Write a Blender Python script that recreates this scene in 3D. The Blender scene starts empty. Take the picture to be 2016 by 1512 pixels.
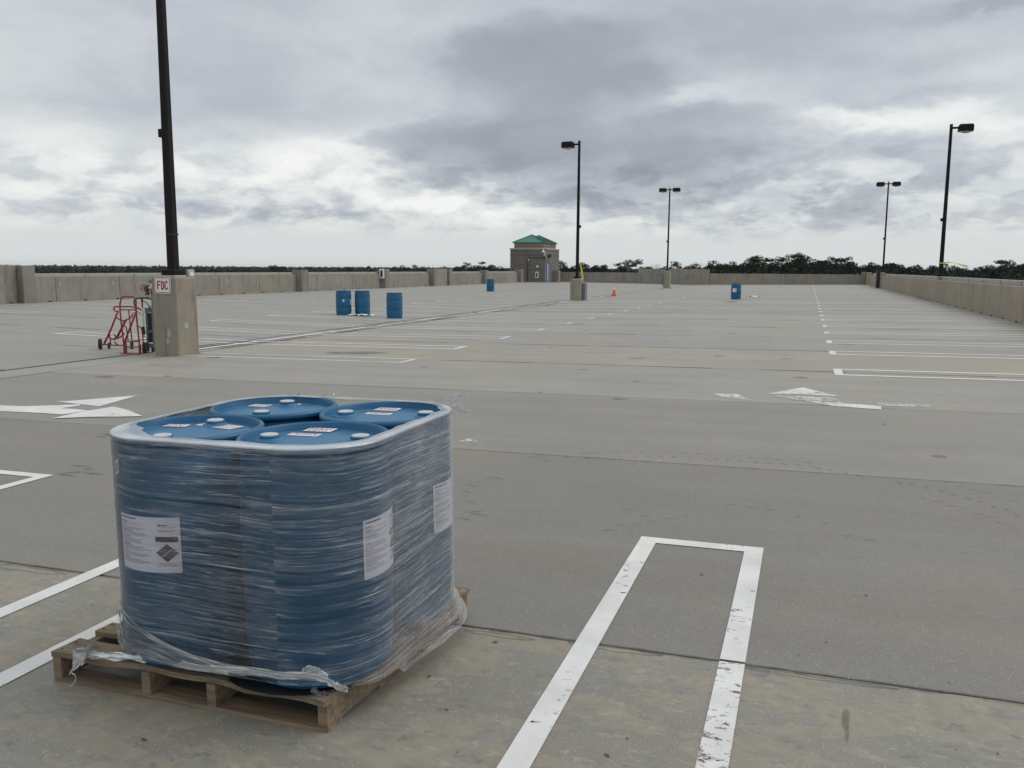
import bpy, math, random
import numpy as np
from mathutils import Vector, Matrix
random.seed(7)
D = bpy.data
SC = bpy.context.scene
COL = SC.collection
PI = math.pi

# ------------------------------------------------------------------ camera
H = 1.64                                   # eye height above the deck at x = 0
FPX, PITCH, YAW, ROLL = 1680.0, math.radians(7.7285), math.radians(18.96), math.atan(.006)
def _axes():
    cp, sp, cr, sr = math.cos(PITCH), math.sin(PITCH), math.cos(ROLL), math.sin(ROLL)
    cy, sy = math.cos(YAW), math.sin(YAW)
    right0 = Vector((cy, sy, 0)); fl = Vector((-sy, cy, 0)); z = Vector((0, 0, 1))
    fwd = fl*cp - z*sp; up0 = fl*sp + z*cp
    return right0*cr + up0*sr, up0*cr - right0*sr, fwd
RIGHT, UP, FWD = _axes()
cam = D.objects.new('camera', D.cameras.new('camera')); COL.objects.link(cam)
cam.data.sensor_width = 36; cam.data.lens = 36*FPX/2016
cam.data.clip_start = .05; cam.data.clip_end = 20000
cam.matrix_world = Matrix(((RIGHT.x, UP.x, -FWD.x, 0), (RIGHT.y, UP.y, -FWD.y, 0), (RIGHT.z, UP.z, -FWD.z, H), (0, 0, 0, 1)))
SC.camera = cam

# ------------------------------------------------------------------ view
SC.view_settings.view_transform = 'Standard'; SC.view_settings.look = 'None'
SC.view_settings.gamma = 1; SC.view_settings.use_curve_mapping = False
SC.view_settings.exposure = 0.0

# ------------------------------------------------------------------ node helpers
class N:
    """a socket with arithmetic"""
    def __init__(s, t, o): s.t, s.o = t, o
    def _m(s, op, *a, clamp=False):
        n = s.t.nodes.new('ShaderNodeMath'); n.operation = op; n.use_clamp = clamp
        for i, v in enumerate((s,)+a):
            if isinstance(v, N): s.t.links.new(v.o, n.inputs[i])
            else: n.inputs[i].default_value = v
        return N(s.t, n.outputs[0])
    def __add__(s, b): return s._m('ADD', b)
    __radd__ = __add__
    def __mul__(s, b): return s._m('MULTIPLY', b)
    __rmul__ = __mul__
    def __sub__(s, b): return s._m('SUBTRACT', b)
    def __rsub__(s, b): return (s*-1)+b
    def __truediv__(s, b): return s._m('DIVIDE', b)
    def pow(s, b): return s._m('POWER', b)
    def clamp(s): return s._m('ADD', 0., clamp=True)
    def step(s, a, b):                         # smoothstep
        n = s.t.nodes.new('ShaderNodeMapRange'); n.interpolation_type = 'SMOOTHSTEP'
        s.t.links.new(s.o, n.inputs[0]); n.inputs[1].default_value = a; n.inputs[2].default_value = b
        return N(s.t, n.outputs[0])
    def lin(s, a, b, c, d):
        n = s.t.nodes.new('ShaderNodeMapRange')
        s.t.links.new(s.o, n.inputs[0])
        for i, v in enumerate((a, b, c, d)): n.inputs[i+1].default_value = v
        return N(s.t, n.outputs[0])
def comb(t, x, y, z=0.):
    n = t.nodes.new('ShaderNodeCombineXYZ')
    for i, v in enumerate((x, y, z)):
        if isinstance(v, N): t.links.new(v.o, n.inputs[i])
        else: n.inputs[i].default_value = v
    return N(t, n.outputs[0])
def sep(t, v):
    n = t.nodes.new('ShaderNodeSeparateXYZ'); t.links.new(v.o, n.inputs[0])
    return [N(t, o) for o in n.outputs]
def noise(t, v, scale=1., det=4., rough=.55, dist=0., lac=2., col=False):
    n = t.nodes.new('ShaderNodeTexNoise'); t.links.new(v.o, n.inputs['Vector'])
    n.inputs['Scale'].default_value = scale; n.inputs['Detail'].default_value = det
    n.inputs['Roughness'].default_value = rough; n.inputs['Distortion'].default_value = dist
    n.inputs['Lacunarity'].default_value = lac
    return N(t, n.outputs['Color' if col else 'Fac'])
def voro(t, v, scale, feat='F1', out='Distance'):
    n = t.nodes.new('ShaderNodeTexVoronoi'); n.feature = feat; t.links.new(v.o, n.inputs['Vector'])
    n.inputs['Scale'].default_value = scale
    return N(t, n.outputs[out])
def mapv(t, v, sc=(1, 1, 1), rot=(0, 0, 0), loc=(0, 0, 0)):
    n = t.nodes.new('ShaderNodeMapping'); t.links.new(v.o, n.inputs[0])
    n.inputs['Scale'].default_value = sc; n.inputs['Rotation'].default_value = rot; n.inputs['Location'].default_value = loc
    return N(t, n.outputs[0])
def mix(t, f, a, b, blend='MIX'):
    n = t.nodes.new('ShaderNodeMix'); n.data_type = 'RGBA'; n.blend_type = blend
    for i, v in ((0, f), (6, a), (7, b)):
        if isinstance(v, N): t.links.new(v.o, n.inputs[i])
        elif i == 0: n.inputs[0].default_value = v
        else: n.inputs[i].default_value = (*v, 1)
    return N(t, n.outputs[2])
def ramp(t, f, stops):
    n = t.nodes.new('ShaderNodeValToRGB'); t.links.new(f.o, n.inputs[0]); e = n.color_ramp.elements
    while len(e) < len(stops): e.new(.5)
    for k, (p, c) in enumerate(stops): e[k].position = p; e[k].color = (*c, 1)
    return N(t, n.outputs[0])
def geo(t, out='Position'): return N(t, t.nodes.new('ShaderNodeNewGeometry').outputs[out])
def tco(t, out='Object'): return N(t, t.nodes.new('ShaderNodeTexCoord').outputs[out])

# ------------------------------------------------------------------ sky and sun
SUN_AZ, SUN_EL = math.radians(58), math.radians(48)        # azimuth from +Y towards +X
w = D.worlds.new('World'); SC.world = w; w.use_nodes = True
t = w.node_tree; t.nodes.clear()
d = tco(t, 'Generated'); dx, dy, dz = sep(t, d)
az = dx._m('ARCTAN2', dy)                                     # azimuth from +Y
el = dz._m('MAXIMUM', -.02)._m('ARCSINE')
pl = comb(t, dx/(dz._m('MAXIMUM', 0)+.34), dy/(dz._m('MAXIMUM', 0)+.34), 0.)       # cloud layer seen in perspective
n_big = noise(t, pl, 2.0, 6, .55, .4)
n_mid = noise(t, mapv(t, pl, loc=(3.1, 7.7, 0)), 5.2, 7, .58, .3)
n_fin = noise(t, mapv(t, pl, loc=(9.1, 1.7, 0)), 15., 6, .6, .2)
wx = noise(t, mapv(t, pl, loc=(31, 5, 0)), 4.2, 8, .60) - .5
wy = noise(t, mapv(t, pl, loc=(11, 45, 0)), 4.6, 8, .60) - .5
azw = az + wx*.17; elw = el + wy*.080
def pxd(x, y):                                                # direction of a point of the sky
    v = RIGHT*(x-1008)+UP*(756-y)+FWD*FPX; v.normalize()
    return math.atan2(v.x, v.y), math.asin(v.z)
def blob(x, y, rx, ry, amp, warp=1.):
    a0, e0 = pxd(x, y); rx /= FPX; ry /= FPX
    a = (azw if warp else az); e = (elw if warp else el)
    u = (a-a0)/rx; v = (e-e0)/ry
    return (u*u+v*v)._m('MULTIPLY', -1.)._m('EXPONENT')*amp
r_ = math.radians
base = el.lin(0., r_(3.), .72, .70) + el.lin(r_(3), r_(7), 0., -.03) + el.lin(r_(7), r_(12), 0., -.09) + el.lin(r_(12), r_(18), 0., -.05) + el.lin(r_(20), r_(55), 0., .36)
fade = el.step(r_(.5), r_(5.))
B = base + (n_big-.5)*.24*fade + (n_mid-.5)*.11*fade + (n_mid.step(.42, .58)-.5)*.02*fade + (n_fin-.5)*.04*fade
lowc = el.step(r_(1.6), r_(3.2))*(1-el.step(r_(5.5), r_(8.5)))
cum = noise(t, mapv(t, pl, loc=(5, 17, 0)), 6.0, 8, .58, .3)
cum2 = noise(t, mapv(t, pl, loc=(25, 7, 0)), 9., 8, .6, .25)
B = B + ((cum-.45)*.45 + (cum.step(.44, .54)-.5)*.10 + (cum2.step(.42, .56)-.5)*.07)*lowc
for a in ((640, 300, 120, 30, .24), (520, 338, 170, 20, .10), (200, 330, 240, 40, .06), (60, 270, 120, 36, .10), (60, 60, 260, 90, .08), (900, 410, 150, 20, .18), (760, 375, 110, 18, .14), (960, 388, 60, 12, .12),
          (1720, 236, 330, 17, .28), (1980, 258, 90, 16, .12), (1560, 268, 60, 18, .16), (1490, 320, 60, 22, .10), (1350, 175, 60, 22, .10), (1880, 60, 160, 60, .05), (2000, 150, 120, 40, .08), (940, 215, 70, 26, .09), (1250, 205, 70, 24, .08), (860, 45, 140, 40, .05), (640, 60, 200, 50, .04),
          (1480, 60, 330, 60, -.07), (1960, 8, 140, 14, -.14), (420, 190, 260, 55, -.07), (1640, 120, 200, 18, -.05), (1820, 190, 180, 22, -.07), (1760, 296, 240, 22, -.13), (1600, 372, 420, 26, -.15), (1700, 425, 420, 26, -.12), (300, 415, 260, 20, -.07), (620, 425, 200, 14, -.09), (200, 210, 150, 12, -.03), (1400, 425, 300, 20, -.10)):
    B = B + blob(*a)
dark = blob(880, 318, 125, 50, 1.05) + blob(1000, 260, 210, 60, .8) + blob(1040, 120, 230, 60, .62) + blob(1220, 330, 240, 48, .95) + blob(1420, 260, 190, 34, .85) + blob(1260, 150, 120, 24, .35) + blob(1130, 200, 180, 50, .35) + blob(1180, 395, 240, 22, .5)
dark = dark + blob(1380, 330, 270, 45, .45) + blob(1130, 60, 280, 60, .35) + blob(1300, 240, 250, 60, .35)
dk = (dark + (n_mid-.5)*.50 + (n_fin-.5)*.22 + (n_big-.5)*.3)
edge_ = dk.step(.30, .62)*.55 + dk.step(.45, 1.25)*.45
B = B*(1-edge_*.44) + edge_*((n_mid-.5)*.12+(n_big-.5)*.10+.03)
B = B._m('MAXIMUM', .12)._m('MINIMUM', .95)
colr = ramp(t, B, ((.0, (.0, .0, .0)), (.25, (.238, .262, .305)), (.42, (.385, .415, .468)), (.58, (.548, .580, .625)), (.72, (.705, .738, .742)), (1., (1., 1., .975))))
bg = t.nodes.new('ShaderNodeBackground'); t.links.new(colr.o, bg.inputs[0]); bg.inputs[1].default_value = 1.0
ns = t.nodes.new('ShaderNodeTexSky'); ns.sky_type = 'NISHITA'; ns.sun_disc = False
ns.sun_elevation = SUN_EL; ns.sun_rotation = SUN_AZ
bn = t.nodes.new('ShaderNodeBackground'); t.links.new(ns.outputs[0], bn.inputs[0]); bn.inputs[1].default_value = .10
mx = t.nodes.new('ShaderNodeMixShader'); mx.inputs[0].default_value = .06
t.links.new(bg.outputs[0], mx.inputs[1]); t.links.new(bn.outputs[0], mx.inputs[2])
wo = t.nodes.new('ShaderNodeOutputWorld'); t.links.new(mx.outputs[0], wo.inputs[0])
sl = D.lights.new('sun', 'SUN'); sl.energy = 1.2; sl.angle = math.radians(45); sl.color = (1, .965, .91)
sun = D.objects.new('sun', sl); COL.objects.link(sun)
sd = Vector((math.sin(SUN_AZ)*math.cos(SUN_EL), math.cos(SUN_AZ)*math.cos(SUN_EL), math.sin(SUN_EL)))
sun.rotation_euler = sd.to_track_quat('Z', 'Y').to_euler(); sun.location = (0, 0, 30)

# ------------------------------------------------------------------ deck geometry: it falls 1.2 % to a drain line at x = -12.5
XD, SR, SL = -12.5, .0125, .011
def zs(x): return SR*x if x > XD else SR*XD+SL*(XD-x)
def at(px, py):                                               # point of the deck seen at a pixel of the 2016 x 1512 photograph
    v = RIGHT*(px-1008)+UP*(756-py)+FWD*FPX
    q = v*(H/(SR*v.x-v.z))
    if q.x < XD: q = v*((H-(SR+SL)*XD)/(-v.z-SL*v.x))
    return q.x, q.y
def onplane(px, py, axis, val):                               # x = val or y = val plane
    v = RIGHT*(px-1008)+UP*(756-py)+FWD*FPX
    q = v*(val/v[axis]); return Vector((q.x, q.y, q.z+H))

# ------------------------------------------------------------------ materials
def mat(name, color=(.5, .5, .5), rough=.6, metal=0., spec=.5, var=.0, vscale=8., bump=0., bscale=60., coord='Object'):
    m = D.materials.new(name); m.use_nodes = True; t = m.node_tree
    b = t.nodes['Principled BSDF']; b.inputs['Roughness'].default_value = rough
    b.inputs['Metallic'].default_value = metal; b.inputs['Specular IOR Level'].default_value = spec
    b.inputs['Base Color'].default_value = (*color, 1)
    c = tco(t, coord) if coord == 'Object' else geo(t)
    if var:
        n = noise(t, c, vscale, 5, .6)
        col = mix(t, n.lin(.3, .7, 0, 1), [max(0, x*(1-var)) for x in color], [min(1, x*(1+var)) for x in color])
        t.links.new(col.o, b.inputs['Base Color'])
        rr = n.lin(.3, .7, max(.05, rough-.08), min(1, rough+.1)); t.links.new(rr.o, b.inputs['Roughness'])
    if bump:
        bp = t.nodes.new('ShaderNodeBump'); bp.inputs['Strength'].default_value = bump; bp.inputs['Distance'].default_value = .01
        t.links.new(noise(t, c, bscale, 4, .6).o, bp.inputs['Height']); t.links.new(bp.outputs[0], b.inputs['Normal'])
    return m
def setc(m, c): m.node_tree.links.new(c.o, m.node_tree.nodes['Principled BSDF'].inputs['Base Color'])
def setbump(m, h, s=.4, dist=.01):
    t = m.node_tree; bp = t.nodes.new('ShaderNodeBump'); bp.inputs['Strength'].default_value = s; bp.inputs['Distance'].default_value = dist
    t.links.new(h.o, bp.inputs['Height']); t.links.new(bp.outputs[0], t.nodes['Principled BSDF'].inputs['Normal'])
def alpha_mix(m, fac):                                        # fac 1 = opaque
    t = m.node_tree; b = t.nodes['Principled BSDF']; o = t.nodes['Material Output']
    tr = t.nodes.new('ShaderNodeBsdfTransparent'); x = t.nodes.new('ShaderNodeMixShader')
    if isinstance(fac, N): t.links.new(fac.o, x.inputs[0])
    else: x.inputs[0].default_value = fac
    t.links.new(tr.outputs[0], x.inputs[1]); t.links.new(b.outputs[0], x.inputs[2]); t.links.new(x.outputs[0], o.inputs[0])
M = {}
# deck concrete: object colour = tint of the slab, object alpha = how far its old coating has peeled
m = M['deck'] = mat('deck_concrete', rough=.62, spec=.42); t = m.node_tree; P = geo(t)
oi = t.nodes.new('ShaderNodeObjectInfo'); tint, peel = N(t, oi.outputs['Color']), N(t, oi.outputs['Alpha'])
bx, by, bz = sep(t, P)
cloud = noise(t, P, .55, 6, .6)
streak = noise(t, mapv(t, P, (.22, 1.9, 1)), 1., 5, .6)
grain = noise(t, P, 150, 3, .7)
agg = voro(t, P, 105.); aggr = voro(t, P, 105., out='Color')
ag1, ag2, ag3 = sep(t, aggr)
fineg = noise(t, P, 14, 6, .65)
v = cloud.lin(.3, .7, .90, 1.10)*streak.lin(.3, .7, .93, 1.07)*grain.lin(.3, .7, .93, 1.07)*fineg.lin(.3, .7, .95, 1.05)
c = mix(t, 1., tint, comb(t, v, v, v), 'MULTIPLY')
warm = noise(t, mapv(t, P, (.35, .8, 1), loc=(5, 2, 0)), 1., 5, .6).step(.42, .7)
c = mix(t, warm*.45, c, mix(t, 1., c, (1.07, 1.0, .90), 'MULTIPLY'))
dots = (1-agg.step(.10, .30))*ag1.step(.66, .74)
c = mix(t, dots*(peel.lin(0, .3, .08, .9)), c, (.58, .57, .53))
ddots = (1-agg.step(.12, .34))*ag2.step(.8, .86)
c = mix(t, ddots*.45, c, (.12, .115, .105))
# peeled patches with crisp borders
pn = noise(t, mapv(t, P, (1.9, 3.6, 1), rot=(0, 0, .25)), 1., 10, .60, .25)
pn2 = noise(t, mapv(t, P, (3.4, 7.0, 1), rot=(0, 0, -.2), loc=(4, 9, 0)), 1., 10, .62, .4)
tanmask = pn.step(.485, .50)*peel.step(.5, 1.)
greymask = pn2.step(.565, .575)*peel.step(.5, 1.)
c = mix(t, tanmask*.62, c, mix(t, fineg.lin(.3, .7, 0, 1), (.235, .205, .155), (.325, .287, .222)))
c = mix(t, greymask*.8, c, mix(t, fineg.lin(.3, .7, 0, 1), (.175, .175, .158), (.25, .247, .222)))
edge = (pn-.492)._m('ABSOLUTE').step(.0, .012)
c = mix(t, (1-edge)*.22*peel.step(.5, 1.), c, (.40, .385, .33))
sc_ = noise(t, mapv(t, P, (7, 30, 1), rot=(0, 0, .35)), 1., 7, .7).step(.62, .68)*pn.step(.5, .62)*peel.step(.5, 1.)
c = mix(t, sc_*.55, c, (.38, .375, .335))
fl1 = noise(t, mapv(t, P, (9, 16, 1), rot=(0, 0, .4), loc=(3, 3, 0)), 1., 8, .62, .3)
c = mix(t, fl1.step(.60, .63)*pn2.step(.45, .55)*peel.step(.5, 1.)*.7, c, (.155, .15, .13))
c = mix(t, (1-fl1.step(.36, .39))*peel.step(.5, 1.)*.45, c, (.36, .345, .30))
setc(m, c)
rn = cloud.lin(.3, .7, .5, .72); t.links.new(rn.o, t.nodes['Principled BSDF'].inputs['Roughness'])
setbump(m, grain*.5+fineg*.8+tanmask*.5, .35, .006)
M['base'] = mat('joint_base_dark', (.035, .033, .03), .9)  # dark deck body that shows in the open slab joints
M['seal'] = mat('joint_sealant', (.085, .083, .08), .7, var=.5, vscale=9)
m = M['drain'] = mat('drain_band', (.27, .265, .25), .6, var=.25, vscale=3)
# worn road paint
def paint(name, wear):
    m = mat(name, (.66, .665, .655), .55, var=.11, vscale=4); t = m.node_tree; P = geo(t)
    a = noise(t, mapv(t, P, (13, 24, 1)), 1., 9, .74, .2); b = noise(t, P, .9, 3)
    g = noise(t, P, 120, 3, .7)
    k = 1-(a + (b-.5)*.6 + (g-.5)*.22).step(wear-.01, wear+.035)
    # cleaned outline where the paint is whole
    alpha_mix(m, k); return m
M['paint'] = paint('line_paint', .635); M['paintworn'] = paint('line_paint_worn', .575); M['paintworn2'] = paint('line_paint_flaking', .53); M['paintghost'] = paint('line_paint_ghost', .475)
m = M['tyre'] = mat('tyre_rubber_mark', (.10, .098, .092), .8); t = m.node_tree
alpha_mix(m, noise(t, geo(t), 40, 4, .7).lin(.3, .7, .1, .62))
m = M['stain'] = mat('stain', (.15, .135, .11), .6); t = m.node_tree
alpha_mix(m, noise(t, geo(t), 6, 5, .7).lin(.3, .7, .1, .62))
# parapet concrete
def wallmat(name, col, stain=.35, sx=1.):
    m = mat(name, col, .85); t = m.node_tree; P = geo(t); x, y, z = sep(t, P)
    h = x+y
    st = noise(t, comb(t, h*3.2, z*.45, 0.), 1., 7, .65)
    cl = noise(t, P, 1.3, 6, .65); g = noise(t, P, 30, 5, .7)
    oi = t.nodes.new('ShaderNodeObjectInfo'); rn_ = N(t, oi.outputs['Random'])
    v = cl.lin(.3, .7, .86, 1.13)*g.lin(.3, .7, .93, 1.07)*rn_.lin(0, 1, .93, 1.06)*(1-st.step(.5, .72)*stain)
    c = mix(t, 1., col, comb(t, v, v, v), 'MULTIPLY')
    c = mix(t, noise(t, P, .8, 4).step(.45, .7)*.45, c, mix(t, 1., c, (1.12, .99, .82), 'MULTIPLY'))
    setc(m, c); setbump(m, g, .3, .008); return m
M['wall'] = wallmat('parapet_concrete', (.262, .245, .210))
M['wallR'] = wallmat('parapet_concrete_tan', (.305, .270, .215), .25)
M['pillar'] = wallmat('pillar_concrete', (.232, .218, .188))
M['ped'] = wallmat('pedestal_concrete', (.290, .262, .212), .45)
M['cap'] = mat('cap_concrete', (.36, .355, .335), .75, var=.12, vscale=2, coord='W')
M['grout'] = mat('grout_patch', (.40, .39, .36), .8, var=.1)
M['dark'] = mat('weep_hole', (.03, .03, .028), .9)
M['tower'] = wallmat('tower_concrete', (.175, .160, .138), .3)
M['towerband'] = wallmat('tower_band', (.30, .24, .18), .2)
M['groove'] = mat('reveal', (.06, .052, .045), .9)
M['roof'] = mat('green_roof', (.030, .20, .155), .45, var=.12, vscale=1.5); M['roofdk'] = mat('green_roof_seam', (.012, .10, .07), .45)
M['pole'] = mat('bronze_pole', (.011, .0095, .009), .7, spec=.25, var=.25, vscale=5, bump=.15, bscale=30)
M['black'] = mat('black_plastic', (.02, .02, .021), .5)
M['lens'] = mat('lamp_lens', (.55, .55, .53), .25)
M['white'] = mat('white_enamel', (.74, .74, .72), .45, var=.05)
M['red'] = mat('red_sign_paint', (.33, .014, .022), .5)
M['truckred'] = mat('red_truck_paint', (.27, .022, .024), .42, var=.3, vscale=18)
M['orange'] = mat('orange_tag', (.75, .20, .03), .5)
M['rubber'] = mat('rubber', (.025, .024, .023), .85, bump=.3)
M['blueg'] = mat('blue_grey_paint', (.14, .18, .21), .5, var=.2, vscale=12)
M['brass'] = mat('weathered_brass', (.12, .085, .05), .55, .5, var=.4, vscale=30)
M['steel'] = mat('steel', (.45, .45, .46), .4, .8, var=.1)
M['tape'] = mat('caution_tape', (.60, .57, .09), .45)
M['cone'] = mat('cone_orange', (.80, .11, .03), .5)
M['doorblue'] = mat('door_blue', (.13, .19, .36), .5); M['signblue'] = mat('sign_blue', (.10, .13, .33), .5); M['glass'] = mat('door_glass', (.42, .47, .55), .15)
M['brown'] = mat('brown_sign', (.28, .13, .04), .6)
# blue HDPE
m = M['blue'] = mat('blue_drum_plastic', (.012, .085, .21), .42, spec=.5); t = m.node_tree; c0 = tco(t)
n1 = noise(t, c0, 5, 6, .65); n2 = noise(t, mapv(t, c0, (6, 6, 60)), 1., 5, .6)
setc(m, mix(t, n1.lin(.3, .7, 0, 1), (.0035, .085, .190), (.006, .118, .255)))
t.links.new((n1.lin(.3, .7, .34, .52)+n2.lin(.3, .7, -.03, .03)).o, t.nodes['Principled BSDF'].inputs['Roughness'])
setbump(m, noise(t, c0, 260, 2, .5)*.3+n2*.4, .12, .004)
m = M['lid'] = mat('blue_lid_plastic', (.03, .16, .32), .38, spec=.55); t = m.node_tree; c0 = tco(t)
dst = noise(t, c0, 7, 7, .7)
setc(m, mix(t, dst.lin(.35, .75, 0, 1), (.010, .115, .25), (.038, .175, .32)))
t.links.new(dst.lin(.3, .7, .32, .55).o, t.nodes['Principled BSDF'].inputs['Roughness'])
M['bung'] = mat('white_bung', (.50, .52, .53), .4, var=.05)
M['paper'] = mat('label_paper', (.86, .84, .93), .6, var=.03, vscale=30)
M['paperw'] = mat('lid_label_paper', (.80, .72, .74), .55, var=.06, vscale=40)
M['ink'] = mat('label_ink', (.10, .09, .11), .7); M['inkl'] = mat('label_ink_light', (.40, .36, .43), .7)
M['hazink'] = mat('hazard_ink', (.085, .075, .07), .7); M['redink'] = mat('red_ink', (.40, .10, .10), .6)
# pallet wood
m = M['wood'] = mat('pallet_wood', rough=.82); t = m.node_tree; c0 = tco(t); oi = t.nodes.new('ShaderNodeObjectInfo')
rnd = N(t, oi.outputs['Random']); sh = comb(t, rnd*31, rnd*17, rnd*7)
vv = t.nodes.new('ShaderNodeVectorMath'); t.links.new(c0.o, vv.inputs[0]); t.links.new(sh.o, vv.inputs[1]); cc = N(t, vv.outputs[0])
gr = noise(t, mapv(t, cc, (2.2, 34, 34)), 1., 7, .65, .6); big = noise(t, cc, 4, 5, .6)
c = mix(t, gr.lin(.3, .7, 0, 1), (.095, .064, .038), (.30, .225, .145))
c = mix(t, big.step(.42, .68)*.6, c, mix(t, gr.lin(.3, .7, 0, 1), (.11, .095, .075), (.25, .22, .18)))
c = mix(t, noise(t, mapv(t, cc, (1, 1, 1), loc=(8, 0, 0)), 7, 4).step(.62, .74)*.65, c, (.035, .026, .02))
setc(m, c); setbump(m, gr, .6, .006)
M['woodend'] = mat('wood_end_grain', (.29, .235, .165), .85, var=.3, vscale=60, bump=.5, bscale=120)
# stretch film: thin clear layers with bright tension creases (UV in metres along / up)
def film(name, lo, hi, sc=(3.2, 95.), rot=.0, base_op=.2, white=.75, thr=.52):
    m = D.materials.new(name); m.use_nodes = True; t = m.node_tree; t.nodes.clear()
    uv = tco(t, 'UV')
    wv = noise(t, mapv(t, uv, (1.3, 3, 1)), 1., 2, .5)-.5
    u, v_, _ = sep(t, uv)
    vw = v_ + wv*.05 + u*.012
    q = comb(t, u, vw, 0.)
    s1 = noise(t, mapv(t, q, (sc[0], sc[1], 1), rot=(0, 0, rot)), 1., 3, .55)
    s2 = noise(t, mapv(t, q, (sc[0]*1.3, sc[1]*1.15, 1), rot=(0, 0, -.045), loc=(7, 3, 0)), 1., 3, .55)
    s3 = noise(t, mapv(t, q, (sc[0]*.4, sc[1]*.22, 1), rot=(0, 0, .03), loc=(1, 8, 0)), 1., 5, .6)
    s4 = noise(t, mapv(t, q, (sc[0]*.45, sc[1]*.33, 1), rot=(0, 0, .09), loc=(4, 1, 0)), 1., 3, .5)
    big = noise(t, mapv(t, uv, (2.4, 4.0, 1), loc=(2, 2, 0)), 1., 4, .6)
    l1 = 1-(s1-.5)._m('ABSOLUTE').step(.0, .018); l2 = 1-(s2-.53)._m('ABSOLUTE').step(.0, .014); l4 = (1-(s4-.52)._m('ABSOLUTE').step(.0, .012))
    g3 = noise(t, mapv(t, uv, (3.5, 30, 1), loc=(6, 3, 0)), 1., 4, .6)
    crease = l1*g3.step(.46, .60)*.62 + l2*(1-g3.step(.40, .55))*big.step(.42, .6)*.5 + l4*s3.step(.54, .6)*.4
    dens = big.lin(.3, .7, .55, 1.35)
    at_ = t.nodes.new('ShaderNodeAttribute'); at_.attribute_name = 'dens'; dn = N(t, at_.outputs['Fac'])
    lw = t.nodes.new('ShaderNodeLayerWeight'); lw.inputs[0].default_value = .5; fc = N(t, lw.outputs['Facing'])
    op = ((base_op + s3.lin(.35, .65, -.03, .05))*dens*dn + crease*dens*dn*(hi-lo) + fc.pow(4.)*.30*dn).clamp()
    op = op._m('MINIMUM', .96)
    tr = t.nodes.new('ShaderNodeBsdfTransparent'); tr.inputs[0].default_value = (.97, .975, .98, 1)
    df = t.nodes.new('ShaderNodeBsdfDiffuse'); df.inputs[0].default_value = (white*.93, white*.97, white, 1)
    tl = t.nodes.new('ShaderNodeBsdfTranslucent'); tl.inputs[0].default_value = (white*.9, white*.95, white, 1)
    gl = t.nodes.new('ShaderNodeBsdfGlossy'); gl.inputs['Roughness'].default_value = .22; gl.inputs[0].default_value = (.9, .92, .95, 1)
    bp = t.nodes.new('ShaderNodeBump'); bp.inputs['Strength'].default_value = .6; bp.inputs['Distance'].default_value = .003
    t.links.new((s1*1.+s2*.8+s3*1.0).o, bp.inputs['Height'])
    for n in (df, gl): t.links.new(bp.outputs[0], n.inputs['Normal'])
    a1 = t.nodes.new('ShaderNodeMixShader'); a1.inputs[0].default_value = .3
    t.links.new(df.outputs[0], a1.inputs[1]); t.links.new(tl.outputs[0], a1.inputs[2])
    a2 = t.nodes.new('ShaderNodeMixShader'); a2.inputs[0].default_value = .42
    t.links.new(a1.outputs[0], a2.inputs[1]); t.links.new(gl.outputs[0], a2.inputs[2])
    # clear glossy layer + milky creases
    fr = t.nodes.new('ShaderNodeFresnel'); fr.inputs[0].default_value = 1.36; t.links.new(bp.outputs[0], fr.inputs['Normal'])
    g2 = t.nodes.new('ShaderNodeBsdfGlossy'); g2.inputs['Roughness'].default_value = .09; t.links.new(bp.outputs[0], g2.inputs['Normal'])
    a3 = t.nodes.new('ShaderNodeMixShader'); t.links.new(fr.outputs[0], a3.inputs[0]); t.links.new(tr.outputs[0], a3.inputs[1]); t.links.new(g2.outputs[0], a3.inputs[2])
    a4 = t.nodes.new('ShaderNodeMixShader'); t.links.new(op.o, a4.inputs[0]); t.links.new(a3.outputs[0], a4.inputs[1]); t.links.new(a2.outputs[0], a4.inputs[2])
    o = t.nodes.new('ShaderNodeOutputMaterial'); t.links.new(a4.outputs[0], o.inputs[0]); return m
M['film'] = film('stretch_film', 0, 1.0, (1.3, 260.), base_op=.022, white=.86)
M['filmrim'] = film('stretch_film_gathered', 0, .7, (1.8, 150.), base_op=.34, white=.82)
M['filmrope'] = film('stretch_film_twisted', 0, .7, (9., 160.), base_op=.70, white=.74)
# vegetation
def leafmat(name, a, b):
    m = mat(name, a, .9, spec=.05); t = m.node_tree
    oi = t.nodes.new('ShaderNodeObjectInfo'); r = N(t, oi.outputs['Random'])
    n = noise(t, geo(t), .22, 4, .6)
    setc(m, mix(t, (n.lin(.3, .7, 0, 1)*.7+r*.3), a, b)); return m
M['leaf'] = leafmat('foliage', (.013, .018, .010), (.036, .045, .023))
M['leafp'] = leafmat('pine_foliage', (.014, .020, .012), (.036, .045, .026))
M['forest'] = leafmat('forest_foliage', (.016, .021, .015), (.036, .041, .028))
M['bark'] = mat('bark', (.10, .085, .07), .9, var=.2)
M['ground'] = mat('ground', (.05, .062, .04), .95, var=.4, vscale=.01, coord='W')

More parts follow.
